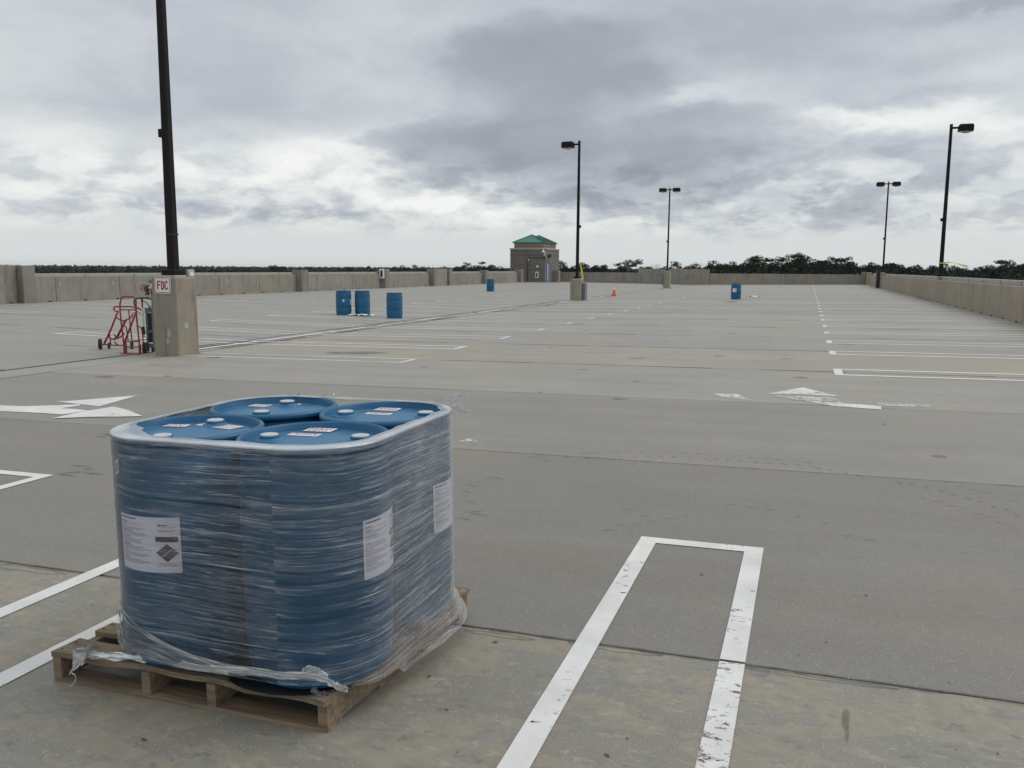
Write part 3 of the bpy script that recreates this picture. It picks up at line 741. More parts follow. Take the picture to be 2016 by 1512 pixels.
MB().box(.0, -.14, -.30, .18, -.002, .16, b=.015).build('junction_box', 'lens', s_); MB().box(.03, -.10, -.75, .16, -.002, -.31).build('power_unit', 'black', s_)
s_ = thing('conduit', (TX, TY-.03, 0), 'dark metal conduit bent across the front face of the stair tower', 'pipe')
MB().tube([(-2.15, -.03, .1), (-2.15, -.03, 2.78), (-2.05, -.03, 2.86), (-.1, -.03, 2.86), (-.05, -.03, 2.95), (-.05, -.03, 3.3)], .035, 8).build('pipe', 'black', s_)
MB().lathe([(.02, 2.72), (.08, 2.66), (.08, 2.58), (.03, 2.54)], (-2.0, -.10, 0), 12).build('small_dome', 'white', s_)
tag(MB().box(TX-1.05, TY-.02, 1.75, TX-.8, TY-.002, 1.98, b=.005).build('notice_plate', 'white'), 'small white notice plate on the front of the stair tower above the cabinet', 'sign')
cabinet((TX-.95, TY-.005, .52), 0, 'white fire extinguisher cabinet on the front face of the stair tower')
tag(MB().box(TX-.05, TY+3.1, zs(TX)-.05, TX+.75, TY+3.95, 1.42, b=.03).build('concrete_block', 'pillar'), 'short dark concrete block standing right of the stair tower door', 'block')

# ------------------------------------------------------------------ lamp posts
GRP = 'lamp posts on the parking deck'
def lamp_post(x0, y0, wx_, wy_, hped, ztop, heads, label, base_w=.245, top_w=.15, xoff=0., yoff=0., zped=None):
    z0 = zs(x0) if zped is None else zped
    r = thing('lamp_post', (x0, y0, z0), label, 'lamp post', GRP)
    if hped:
        p = MB().box(-wx_/2, -wy_/2, -.02, wx_/2, wy_/2, hped, b=.018).build('pedestal', 'ped', r)
        MB().box(-.175, -.175, hped+.002, .175, .175, hped+.04, b=.01).build('grout_pad', 'grout', r)
    zb = hped+.04
    bp_ = MB().box(-.165, -.165, zb+.001, .165, .165, zb+.115, b=.012)
    bp_.build('base_cover', 'pole', r)
    zt_ = ztop-z0; hw, tw_ = base_w/2, top_w/2
    def wat(z): return hw+(tw_-hw)*(z-zb)/(zt_-zb)
    mb = MB(); vs = []; b = .25
    for z in (zb+.116, zt_):
        a = wat(z); c_ = a*(1-b)
        vs += [(-c_, -a, z), (c_, -a, z), (a, -c_, z), (a, c_, z), (c_, a, z), (-c_, a, z), (-a, c_, z), (-a, -c_, z)]
    mb.add(vs, [(k, (k+1) % 8, 8+(k+1) % 8, 8+k) for k in range(8)]+[tuple(range(8, 16))]); mb.build('pole', 'pole', r)
    MB().box(-tw_-.01, -tw_-.01, zt_+.001, tw_+.01, tw_+.01, zt_+.03, b=.01).build('pole_cap', 'pole', r)
    zh = zb+.55; a = wat(zh)
    MB().box(.02, -a-.02, zh-.08, .10, -a+.001, zh+.08, b=.015).build('handhole_cover', 'pole', r)
    MB().box(-.01, -.012-a, zh+.25, .012+a, a, zh+.275).build('band', 'black', r)
    zm = zt_*.47; a = wat(zm); sx_ = -1 if 1 in heads or len(heads) == 2 else 1
    MB().box(sx_*(a-.003), -.05, zm-.08, sx_*(a+.10), .05, zm+.08, b=.01).build('junction_box', 'pole', r)
    for sgn in heads:                       # sgn -1 to the left, +1 to the right
        q = wat(zt_-.2)
        MB().box(sgn*q, -.045, zt_-.2, sgn*(q+.36), .045, zt_-.11).build('arm', 'pole', r)
        x1, x2 = sgn*(q+.26), sgn*(q+.92)
        lo = min(x1, x2); hi = max(x1, x2); oy = .24
        hd = MB(); vs = [(lo+.05, -oy+.05, zt_+.0), (hi-.05, -oy+.05, zt_+.0), (hi-.05, oy-.05, zt_+.0), (lo+.05, oy-.05, zt_+.0),
              (lo, -oy, zt_-.08), (hi, -oy, zt_-.08), (hi, oy, zt_-.08), (lo, oy, zt_-.08), (lo+.0, -oy, zt_-.34), (hi, -oy, zt_-.34), (hi, oy, zt_-.34), (lo, oy, zt_-.34)]
        hd.add(vs, [(0, 1, 2, 3), (4, 5, 1, 0), (5, 6, 2, 1), (6, 7, 3, 2), (7, 4, 0, 3), (8, 9, 5, 4), (9, 10, 6, 5), (10, 11, 7, 6), (11, 8, 4, 7), (11, 10, 9, 8)])
        hd = hd.build('lamp_head', 'pole', r)
        vs = []; nn = 9
        for i in range(nn):
            for j in range(nn):
                u, v_ = i/(nn-1), j/(nn-1); vs.append((lo+.06+(hi-lo-.12)*u, -oy+.04+(2*oy-.08)*v_, zt_-.342-.085*math.sin(PI*u)**.6*math.sin(PI*v_)**.6))
        ln_ = MB(); ln_.add(vs, [(i*nn+j, i*nn+j+1, (i+1)*nn+j+1, (i+1)*nn+j) for i in range(nn-1) for j in range(nn-1)]); ln_.build('lens', 'lens', hd, smooth=True)
    return r
p1 = lamp_post(-12.10, 14.18, .60, .61, 1.57, 9.2, (1, -1), 'nearest black lamp post on a tall concrete pedestal with the FDC sign', .185, .125)
p2 = lamp_post(-12.42, 47.45, .62, .72, 1.20, 8.66, (-1,), 'black single head lamp post on a concrete pedestal left of the traffic cone', .17, .12)
p3 = lamp_post(-12.72, 82.4, .62, .72, 1.62, 9.2, (-1, 1), 'distant black double head lamp post on a concrete pedestal beside the traffic cone', .16, .11)
p4 = lamp_post(6.21, 82.4, .34, .5, 1.35, 9.26, (-1, 1), 'distant black double head lamp post at the corner of the right wall', .16, .11)
p5 = lamp_post(6.35, 48.4, .16, .3, 1.235, 8.82, (1,), 'black single head lamp post rising behind the right parapet wall', .19, .13)
# things fixed to the pedestals
e1 = thing('junction_box', (-11.87, 14.36, zs(-12)+1.575), 'small grey box on top of the nearest pedestal', 'box')
MB().box(-.11, .02, 0, -.04, .22, .15, b=.01).build('box', 'grout', e1)
MB().box(-.039, .05, .02, -.02, .16, .10).build('cover', 'white', e1)
for (x_, z_, rz_, sx_, sz_) in ((-12.02, .46, PI/2, .9, 1.5), (-12.05, .30, PI/2, .8, .9)):
    o = copy_obj(p0, p1); o.rotation_euler = (0, 0, PI/2); o.location = (x_+12.10, -.288-.021, z_); o.scale = (1, sx_*.8, sz_*.6)
o = copy_obj(p0, p1); o.rotation_euler = (0, 0, 0); o.location = (.303, -.05, .60); o.scale = (1, 1.0, .65)
# FDC sign
sy = 13.864; sx0, sx1 = -12.315, -11.905
fs_ = thing('sign', ((sx0+sx1)/2, sy, 1.262), 'white square sign with red border and red letters FDC', 'sign')
def rrect(w_, h_, r_, y, th=.0):
    vs = []
    for cx_, cz_, a0 in ((w_/2-r_, h_/2-r_, 0), (-w_/2+r_, h_/2-r_, PI/2), (-w_/2+r_, -h_/2+r_, PI), (w_/2-r_, -h_/2+r_, 1.5*PI)):
        for k in range(6): a = a0+PI/2*k/5; vs.append((cx_+r_*math.cos(a), y, cz_+r_*math.sin(a)))
    return vs
W_, H_ = .40, .33
a = rrect(W_, H_, .035, 0); b = rrect(W_, H_, .035, -.006); n_ = len(a)
MB().add(a+b, [tuple(range(n_)), tuple(range(2*n_-1, n_-1, -1))]+[(k, (k+1) % n_, n_+(k+1) % n_, n_+k) for k in range(n_)]).build('panel', 'white', fs_)
def ringm(w0, w1, y):
    a = rrect(W_-2*w0, H_-2*w0, .03, y); b = rrect(W_-2*w1, H_-2*w1, .022, y); n_ = len(a)
    return MB().add(a+b, [(k, n_+k, n_+(k+1) % n_, (k+1) % n_)[::-1] for k in range(n_)])
ringm(.012, .025, -.0075).build('border', 'red', fs_)
def stroke(pts, w_, y):                                         # flat stroke in x z
    mb = MB(); vs = []
    P_ = [Vector((p[0], p[1])) for p in pts]
    for i, p in enumerate(P_):
        a = P_[max(0, i-1)]; b = P_[min(len(P_)-1, i+1)]; d_ = (b-a).normalized(); n2_ = Vector((-d_.y, d_.x))
        k = 1.
        if 0 < i < len(P_)-1:
            d1 = (P_[i]-P_[i-1]).normalized(); k = 1/max(.5, abs(Vector((-d1.y, d1.x)).dot(n2_)))
        vs += [(p.x+n2_.x*w_/2*k, y, p.y+n2_.y*w_/2*k), (p.x-n2_.x*w_/2*k, y, p.y-n2_.y*w_/2*k)]
    mb.add(vs, [(2*i, 2*i+1, 2*i+3, 2*i+2)[::-1] for i in range(len(P_)-1)]); return mb
hh, sw = .088, .027
mb = MB()
for pts, yy in (([(-.115, -hh), (-.115, hh)], -.0080), ([(-.1055, hh-sw/2), (-.050, hh-sw/2)], -.0080), ([(-.1055, .008), (-.058, .008)], -.0080)):
    q = stroke(pts, sw, yy); mb.add(q.v, q.f)
mb.build('letter_f', 'red', fs_)
def arcp(cx_, cz_, rx, rz_, a0, a1, n_=10): return [(cx_+rx*math.cos(a0+(a1-a0)*k/n_), cz_+rz_*math.sin(a0+(a1-a0)*k/n_)) for k in range(n_+1)]
r_ = hh-sw/2
q = stroke([(-.020, -hh), (-.020, hh)], sw, -.0080); mb = MB().add(q.v, q.f)
q = stroke([(-.0105, r_)]+arcp(.000, .03, .030, r_-.03, PI/2, 0, 8)+arcp(.000, -.03, .030, r_-.03, 0, -PI/2, 8)+[(-.0105, -r_)], sw, -.0080); mb.add(q.v, q.f); mb.build('letter_d', 'red', fs_)
q = stroke(arcp(.095, .03, .030, r_-.03, .25, PI, 8)+arcp(.095, -.03, .030, r_-.03, PI, 2*PI-.25, 8), sw, -.0080); MB().add(q.v, q.f).build('letter_c', 'red', fs_)
for z in (.138, -.138): MB().lathe([(.007, -.012), (.009, -.0065)], (0, 0, z), 10, 'y').build('bolt', 'black', fs_)
# valve
vl = thing('hose_valve', (-12.44, 13.88, 1.20), 'brass hose valve with red handwheel left of the FDC sign', 'valve')
MB().tube([(.06, .25, 0), (-.02, .1, 0), (-.07, 0, 0)], .028, 10).build('pipe', 'steel', vl)
MB().lathe([(.03, -.02), (.045, -.015), (.05, .02), (.045, .06), (.055, .07), (.055, .09), (.03, .095)], (-.19, 0, 0), 14, 'x').build('valve_body', 'brass', vl, True, angle=40)
MB().lathe([(.028, -.14), (.045, -.13), (.045, -.10), (.032, -.09), (.04, -.03), (.055, .0), (.04, .05), (.02, .06)], (-.14, 0, 0), 14).build('outlet', 'brass', vl, True, angle=40)
MB().tube([(-.19, 0, 0), (-.30, 0, 0)], .009, 6).build('stem', 'steel', vl)
cwx = -.31
hwz = MB().tube([(cwx, .062*math.cos(2*PI*k/20), .062*math.sin(2*PI*k/20)) for k in range(20)], .009, 6, closed=True)
for k in range(4):
    a = k*PI/2+.3; hwz.tube([(cwx, 0, 0), (cwx, .06*math.cos(a), .06*math.sin(a))], .007, 5)
hwz.build('handwheel', 'truckred', vl)
vl.rotation_euler = (0, 0, -.45)
st = thing('standpipe', (-12.475, 13.98, 0), 'white standpipe with blue cap behind the FDC sign', 'pipe')
MB().lathe([(.028, 0.), (.028, 1.10), (.032, 1.1), (.032, 1.30)], n=12).build('pipe', 'blueg', st, True, angle=40)
MB().lathe([(.036, 1.16), (.036, 1.30)], n=12).build('white_band', 'white', st, True, angle=40)
MB().lathe([(.036, 1.09), (.036, 1.155)], n=12).build('red_band', 'red', st, True, angle=40)
MB().lathe([(.05, 1.301), (.06, 1.33), (.05, 1.37), (.02, 1.39)], n=12).build('cap', 'blueg', st, True, angle=40)
# boxes by the other pedestals
b2 = thing('electrical_box', (-12.09, 47.55, zs(-12.1)), 'blue grey electrical box on the right side of the second pedestal', 'box')
MB().box(0, -.2, .02, .18, .25, .98, b=.012).build('case', 'blueg', b2)
b3 = thing('electrical_box', (-13.08, 82.3, zs(-13)), 'dark electrical box on the left side of the distant pedestal', 'box')
MB().box(-.16, -.2, .3, .04, .2, 1.4, b=.012).build('case', 'blueg', b3)
b4 = thing('electrical_box', (5.9, 83.4, zs(6)), 'dark upright cabinet against the far end of the right wall', 'box')
MB().box(-.14, -.3, 0, .22, .3, 1.55, b=.02).build('case', 'black', b4)
# caution tapes
def ribbon(pts, wid, m_, name, label, parent=None):
    vs = []
    for (p, wv) in pts:
        p = Vector(p); wv = Vector(wv); vs += [p-wv*wid/2, p+wv*wid/2]
    mb = MB().add(vs, [(2*i, 2*i+1, 2*i+3, 2*i+2) for i in range(len(pts)-1)])
    return mb
tp = thing('caution_tape', (-12.42, 47.75, zs(-12.42)), 'yellow caution tape tied round the second lamp post and hanging down', 'tape')
w5 = .12
mb = MB().add([(x*w5, y*w5, z) for z in (2.02, 2.09) for x, y in ((-1, -1), (1, -1), (1, 1), (-1, 1))], [(k, (k+1) % 4, 4+(k+1) % 4, 4+k) for k in range(4)]); mb.build('knot_band', 'tape', tp)
mb = ribbon([((.13, -.14, 2.05), (1, 0, 0)), ((.20, -.17, 1.85), (1, .2, 0)), ((.24, -.19, 1.6), (1, .4, 0)), ((.30, -.22, 1.35), (1, .1, 0)), ((.30, -.33, 1.18), (1, .2, .2))], .10, 'tape', '', ''); mb.build('loose_end', 'tape', tp)
tp = thing('caution_tape', (6.35, 48.4, 0), 'yellow caution tape blowing sideways from the right lamp post', 'tape')
mb = MB().add([(x*.12, y*.12, z) for z in (2.0, 2.06) for x, y in ((-1, -1), (1, -1), (1, 1), (-1, 1))], [(k, (k+1) % 4, 4+(k+1) % 4, 4+k) for k in range(4)]); mb.build('knot_band', 'tape', tp)
mb = ribbon([((.1, -.1, 2.04), (0, .2, 1)), ((.35, -.12, 2.06), (0, 0, .5)), ((.62, -.1, 2.02), (0, .4, .25)), ((.78, -.1, 1.98), (0, .5, .8)), ((1.0, -.1, 1.90), (0, .2, 1)), ((1.22, -.1, 1.87), (0, .4, .9))], .075, 'tape', '', ''); mb.build('loose_end', 'tape', tp)
# traffic cone
cx_, cy_ = at(1209, 582.5)
cn = thing('traffic_cone', (cx_, cy_, zs(cx_)), 'orange traffic cone with two white collars standing on the drain line', 'cone')
MB().box(-.18, -.18, .002, .18, .18, .035, b=.02).build('base', 'black', cn)
def cr(z): return .135-.115*(z-.036)/.70
MB().lathe([(cr(z), z) for z in (.036, .30, .40, .50, .58, .66, .72)], n=24).build('body', 'cone', cn, True, angle=40)
for a, b in ((.42, .56), (.60, .66)): MB().lathe([(cr(a)+.003, a), (cr(b)+.003, b)], n=24, cap=False).build('collar', 'white', cn, True)

# ------------------------------------------------------------------ drums
def drum(name_label, cat='barrel', group='blue plastic drums'):
    r = thing('drum', (0, 0, 0), name_label, cat, group)
    R = .284
    prof = [(.235, .012), (.25, .0), (.262, .0), (.270, .012), (.272, .03), (.274, .06), (.280, .10), (.2825, .16), (.284, .245), (.2815, .252), (.2815, .258), (.284, .265), (.2852, .44), (.284, .615), (.2815, .622), (.2815, .628), (.284, .635),
            (.283, .72), (.279, .79), (.272, .835), (.264, .852), (.262, .862)]
    MB().lathe(prof, n=72).build('body', 'blue', r, True, angle=50)
    rim = [(.262, .8625), (.272, .866), (.285, .868), (.2885, .875), (.2885, .886), (.285, .892), (.279, .896), (.274, .896), (.270, .890), (.266, .866), (.262, .858)]
    MB().lathe(rim, n=72, cap=False).build('rim', 'blue', r, True, angle=60)
    lid = [(.2665, .8665), (.258, .855), (.250, .853), (.243, .862), (.236, .868), (.12, .8705), (.002, .871)]
    MB().lathe(lid, n=72, cap=False).build('lid', 'lid', r, True, angle=60)
    return r
def bungs(r, ang, rad=.185):
    for k in (0, 1):
        a = ang+PI*k; x, y = rad*math.cos(a), rad*math.sin(a)
        b = MB().lathe([(.056, .8662), (.052, .873), (.042, .876), (.0385, .880), (.0385, .8895), (.036, .8905)], (x, y, 0), 28, cap=False).build('bung_seat', 'lid', r, True, angle=40)
        MB().lathe([(.0340, .8890), (.0340, .8930), (.032, .8945), (.025, .8955), (.022, .8935), (.001, .8935)], (x, y, 0), 28, cap=False).build('bung', 'bung', r, True, angle=40)
def lidlabel(r, x, y, rot, w_, h_, red=False):
    c, s = math.cos(rot), math.sin(rot); z = .8722
    def tr(u, v, dz): return (x+u*c-v*s, y+u*s+v*c, z+dz)
    lb = MB().add([tr(-w_/2, -h_/2, 0), tr(w_/2, -h_/2, 0), tr(w_/2, h_/2, 0), tr(-w_/2, h_/2, 0)], [(0, 1, 2, 3)]).build('label', 'paperw', r)
    mb = MB(); rr = random.Random(int((x+y)*1000)); v = h_*.34
    while v > -h_*.4:
        u = -w_*.42
        while u < w_*.36:
            l_ = rr.uniform(.008, .022); e = min(u+l_, w_*.42)
            mb.add([tr(u, v-.0028, .0008), tr(e, v-.0028, .0008), tr(e, v+.0028, .0008), tr(u, v+.0028, .0008)], [(0, 1, 2, 3)]); u = e+.006
        v -= .0125
    tag(mb.build('print', 'inkl', lb), kind='stuff')
    if red:
        MB().add([tr(-w_*.48, h_*.12, .001), tr(w_*.1, h_*.12, .001), tr(w_*.1, h_*.3, .001), tr(-w_*.48, h_*.3, .001)], [(0, 1, 2, 3)]).build('red_bar', 'redink', lb)
def sidelabel(r, a0, a1, z0, z1, full=True, R=.2868, seed=1, tilt=0.):
    """paper label bent round the drum from angle a0 to a1 (radians, seen left to right)"""
    def tr(u, v, dr): a = a0+(a1-a0)*u; z = z0+(z1-z0)*v; return ((R+dr)*math.cos(a), (R+dr)*math.sin(a), z+tilt*(u-.5))
    nn = 14
    def patch(mb, u0, u1, v0, v1, dr, k=None):
        k = k or max(1, int((u1-u0)*nn)); vs = []
        for i in range(k+1): u = u0+(u1-u0)*i/k; vs += [tr(u, v0, dr), tr(u, v1, dr)]
        mb.add(vs, [(2*i, 2*i+2, 2*i+3, 2*i+1) for i in range(k)])
    mb = MB(); patch(mb, 0, 1, 0, 1, 0, nn); lb = mb.build('label', 'paper', r, True)
    rr = random.Random(seed); mb = MB(); mh = MB()
    if not full:
        patch(mb, .15, .85, .2, .75, .0012); mb.build('print', 'inkl', lb); return lb
    def line(m_, u0, u1, v, h_, dr=.0010, gap=.008):
        u = u0
        while u < u1:
            e = min(u1, u+rr.uniform(.02, .06)); patch(m_, u, e, v-h_/2, v+h_/2, dr, 1); u = e+gap
    line(mh, .04, .36, .945, .022)
    v = .87
    for blk in (1, 2, 3, 4, 4, 3, 4):
        line(mh, .04, .04+rr.uniform(.08, .24), v, .013); v -= .026
        for _ in range(blk): line(mb, .04, rr.uniform(.42, .60), v, .009); v -= .022
        v -= .018
    line(mh, .70, .83, .86, .03); line(mb, .70, .95, .82, .012); line(mb, .70, .93, .77, .010); line(mb, .70, .9, .75, .010)
    line(mb, .68, .80, .525, .010)
    line(mb, .69, .97, .17, .010); line(mb, .69, .93, .148, .010); line(mb, .69, .97, .126, .010)
    tag(mb.build('print', 'inkl', lb), kind='stuff'); tag(mh.build('heading_print', 'ink', lb), kind='stuff')
    mb = MB(); patch(mb, .66, .965, .56, .655, .0012, 5); mb.build('black_bar', 'hazink', lb)
    mb = MB(); cu, cv, ru, rv = .815, .365, .155, .165
    def quad(pts): mb.add([tr(u, v, .0012) for u, v in pts], [tuple(range(len(pts)))])
    def col(u0, u1, lo, hi):
        if hi(u0)-lo(u0) < 1e-4 and hi(u1)-lo(u1) < 1e-4: return
        quad([(cu+ru*u0, cv+rv*lo(u0)), (cu+ru*u1, cv+rv*lo(u1)), (cu+ru*u1, cv+rv*max(lo(u1), hi(u1))), (cu+ru*u0, cv+rv*max(lo(u0), hi(u0)))])
    for k in range(16):
        u0, u1 = -1+k/8, -1+(k+1)/8
        col(u0, u1, lambda u: max(-(1-abs(u)), u+.045), lambda u: 1-abs(u)); col(u0, u1, lambda u: -(1-abs(u)), lambda u: min(1-abs(u), u-.045))
    mb.build('hazard_diamond', 'hazink', lb)
    return lb
O = Vector((-2.0, 3.0, zs(-2.0)))
TILT = Matrix.Translation(O) @ Matrix.Rotation(-SR, 4, 'Y')
ZP = .127                                                       # top of the pallet
GD = 'blue plastic drums'
dc = {'left': (-.312, -.222), 'front': (.262, -.218), 'back': (-.307, .352), 'right': (.267, .355)}
lab = {'left': 'filmed blue drum at the left corner of the pallet with the hazard label facing us',
       'front': 'blue plastic drum under film at the near corner of the pallet',
       'back': 'filmed blue drum at the far left corner of the pallet behind the hazard labelled one',
       'right': 'blue plastic drum under film at the right rear corner of the pallet'}
R_ = math.radians
for k, (x, y) in dc.items():
    r = drum(lab[k], group='blue drums shrink wrapped on the pallet')
    lx, ly = x-.0, y
    if k == 'left':
        bungs(r, R_(94), .172); lidlabel(r, -.155, .105, R_(8), .10, .055); lidlabel(r, -.03, .155, R_(-5), .11, .05, True); lidlabel(r, .065, .145, R_(-12), .12, .075)
        sidelabel(r, R_(-117.), R_(-61), .385, .600, seed=2); sidelabel(r, R_(-125), R_(-116), .745, .80, False, seed=5, tilt=.02)
    if k == 'front':
        bungs(r, R_(14), .178); lidlabel(r, -.095, .195, R_(6), .12, .075); lidlabel(r, -.100, .085, R_(4), .13, .05)
        sidelabel(r, R_(-24), R_(26), .385, .610, seed=3)
    if k == 'back':
        bungs(r, R_(-78), .152); lidlabel(r, -.15, .10, R_(2), .10, .065); lidlabel(r, -.03, .165, R_(12), .10, .06); sidelabel(r, R_(150), R_(200), .395, .605, seed=4)
    if k == 'right':
        bungs(r, R_(14), .181); lidlabel(r, -.08, .175, R_(4), .11, .08); lidlabel(r, -.06, .05, R_(3), .12, .05)
        sidelabel(r, R_(-20), R_(36), .385, .600, seed=6)
    r.matrix_world = TILT @ Matrix.Translation((x, y, ZP+.008))
# five loose drums on the deck
loose = [(677, 620.5, 'blue drum with two paper labels, leftmost of the three loose drums', 'L'), (714, 620.5, 'unlabelled blue drum standing in the middle of the three loose drums', ''),
         (777, 627, 'plain blue drum beside the drain line, rightmost of the three loose drums', ''), (965.5, 573.8, 'small looking distant blue drum left of the lamp posts near the far left wall', ''),
         (1448.5, 589.5, 'distant blue drum with a white label alone in the driving aisle', 'R')]
proto = None
for px_, py_, lb_, kind in loose:
    x, y = at(px_, py_); d_ = Vector((x, y)).normalized(); x += d_.x*.27; y += d_.y*.27
    if kind or proto is None:
        r = drum(lb_, group='loose blue drums on the deck'); bungs(r, 1.1, .18)
        fa = math.atan2(-y, -x)
        if kind == 'L': sidelabel(r, fa-.13, fa+.10, .49, .575, False, seed=8); sidelabel(r, fa+1.0, fa+1.65, .37, .58, True, seed=9)
        if kind == 'R': sidelabel(r, fa-.75, fa+.05, .42, .63, True, seed=10); sidelabel(r, fa+1.15, fa+1.45, .55, .66, False, seed=12)
        if not kind: proto = r
    else:
        r = copy_tree(proto); r['label'] = lb_
    r.location = (x, y, zs(x)); r.rotation_euler = (0, 0, random.uniform(-.05, .05) if kind else random.uniform(0, 6))
for px_, py_, lb_ in ((714, 621.5, 'crumpled white plastic scrap lying at the foot of the middle loose drum'), (1482, 584.5, 'white plastic sheet scrap lying right of the lone drum in the aisle')):
    x, y = at(px_, py_); x -= .0; rr = random.Random(px_); vs = []; nx, ny = 9, 4
    for i in range(nx):
        for j in range(ny): vs.append((x+(i/(nx-1)-.5)*(.85 if px_ < 1000 else 1.0)+rr.uniform(-.03, .03), y-.1+(j/(ny-1)-.5)*.45+rr.uniform(-.1, .1), zs(x)+.01+rr.uniform(0, .06)))
    tag(MB().add(vs, [(i*ny+j, (i+1)*ny+j, (i+1)*ny+j+1, i*ny+j+1) for i in range(nx-1) for j in range(ny-1)]).build('plastic_scrap', 'white'), lb_, 'scrap')

# ------------------------------------------------------------------ pallet (local frame = O)
pal = thing('pallet', (0, 0, 0), 'weathered wooden pallet under the four film wrapped blue drums', 'pallet')
pal.matrix_world = TILT
PX0, PX1, PY0, PY1 = -.82, .448, -.505, .67
rw = random.Random(21)
def board(name, x0, y0, z0, x1, y1, z1, along='x', wob=.004, seg=14, m_='wood', notch=None):
    """plank with uneven edges, ends chipped"""
    mb = MB(); vs = []; L0, L1 = (x0, x1) if along == 'x' else (y0, y1)
    for i in range(seg+1):
        f = i/seg; l = L0+(L1-L0)*f
        e = [rw.uniform(-wob, wob) for _ in range(4)]
        if i in (0, seg): l += rw.uniform(-.004, .004)
        a, b = (y0, y1) if along == 'x' else (x0, x1)
        if notch: a += notch(f)
        q = [(a+e[0], z0), (b+e[1], z0), (b+e[1], z1+e[2]*.25), (a+e[0], z1+e[3]*.25)]
        vs += [((l, p, z) if along == 'x' else (p, l, z)) for p, z in q]
    fs = []
    for i in range(seg):
        for k in range(4): j = (k+1) % 4; f_ = (i*4+k, (i+1)*4+k, (i+1)*4+j, i*4+j); fs.append(f_ if along != 'x' else f_[::-1])
    fs += [(3, 2, 1, 0) if along != 'x' else (0, 1, 2, 3), tuple(seg*4+k for k in ((0, 1, 2, 3) if along != 'x' else (3, 2, 1, 0)))]
    vs = [(x+.062*(y-PY0), y, z) for x, y, z in vs]
    mb.add(vs, fs); return mb.build(name, m_, pal)
TB = .105                                                        # underside of the top boards
sx = [PX0+.0, PX0+.44, PX0+.745, PX1-.04]
for i, x in enumerate(sx): board('stringer', x, PY0+.006, .016, x+.04, PY1-.006, TB-.001, 'y', .0012, 10)
dy = [(PY0-.002, PY0+.135), (PY0+.215, PY0+.31), (PY0+.37, PY0+.465), (PY0+.535, PY0+.63), (PY0+.70, PY0+.795), (PY0+.86, PY0+.955), (PY1-.13, PY1)]
for i, (a, b) in enumerate(dy):
    nf = (lambda f: -.0+.018*max(0, math.sin(f*PI*1.6-.6))*1.0+.008*math.sin(f*23)) if i == 0 else None
    board('deck_board', PX0+rw.uniform(-.01, .004), a, TB, PX1+rw.uniform(-.004, .008), b, ZP, 'x', .0022, 26, notch=nf)
for a, b in ((PY0+.004, PY0+.10), (PY0+.36, PY0+.45), (PY0+.72, PY0+.81), (PY1-.10, PY1-.004)):
    board('bottom_board', PX0+.002, a, 0.0005, PX1-.002, b, .0155, 'x', .002, 14)
nl = None
for x in sx:
    for (a, b) in dy:
        for q in (.25, .75):
            o_ = MB().lathe([(.0045, 0), (.0045, .0012)], n=7) if nl is None else None
            if nl is None: nl = o_.build('nail', 'dark', pal); o = nl
            else: o = copy_obj(nl)
            yy_ = a+(b-a)*q; o.location = (x+.02+.062*(yy_-PY0)+rw.uniform(-.006, .006), yy_, ZP+.0006)
# slip sheet edge under the drums
mb = MB(); vs = []; nn = 60
for k in range(nn): a = 2*PI*k/nn; r = .27*(1+.02*math.sin(5*a)); vs.append((.262+r*math.cos(a)*1.08-.06, -.218+r*math.sin(a)*1.08-.03, ZP+.003))
c0_ = tuple(sum(p[i] for p in vs)/nn for i in range(3))
o = MB().add([c0_]+vs, [(0, 1+k, 1+(k+1) % nn) for k in range(nn)]).build('slip_sheet', 'black')
tag(o, 'thin dark slip sheet between the near drum and the pallet boards', 'sheet'); o.matrix_world = TILT

# ------------------------------------------------------------------ stretch film (local frame = O)
wr = thing('stretch_wrap', (0, 0, 0), 'clear stretch film wound round the four blue drums on the pallet', 'plastic film')
wr.matrix_world = TILT
CX, CY, HS, RC = -.023, .067, .2885, .2925                       # film outline: square of half size HS rounded by RC
def outline(n_arc=22, n_st=12):
    pts = []; L_ = 0
    corners = [((1, -1), -PI/2), ((1, 1), 0), ((-1, 1), PI/2), ((-1, -1), PI)]
    for (sx_, sy_), a0 in corners:
        for k in range(n_arc): a = a0+PI/2*k/n_arc; pts.append((sx_*HS, sy_*HS, math.cos(a), math.sin(a)))
        a = a0+PI/2; nx_, ny_ = math.cos(a), math.sin(a)
        nsx, nsy = {(1, -1): (1, 1), (1, 1): (-1, 1), (-1, 1): (-1, -1), (-1, -1): (1, -1)}[(sx_, sy_)]
        for k in range(n_st): f = k/n_st; pts.append((sx_*HS+(nsx-sx_)*HS*f, sy_*HS+(nsy-sy_)*HS*f, nx_, ny_))
    return pts
OUT = outline(); NP = len(OUT)
per = [0.]
for i in range(NP):
    a, b = OUT[i], OUT[(i+1) % NP]
    per.append(per[-1]+math.hypot(a[0]+a[2]*RC-b[0]-b[2]*RC, a[1]+a[3]*RC-b[1]-b[3]*RC))
def noise1(seed, n_=7):
    rr = random.Random(seed); ph = [(rr.uniform(0, 6.28), rr.choice(range(1, 26)), rr.uniform(.3, 1)) for _ in range(n_)]
    return lambda u: sum(a*math.sin(2*PI*u*f+p) for p, f, a in ph)/n_
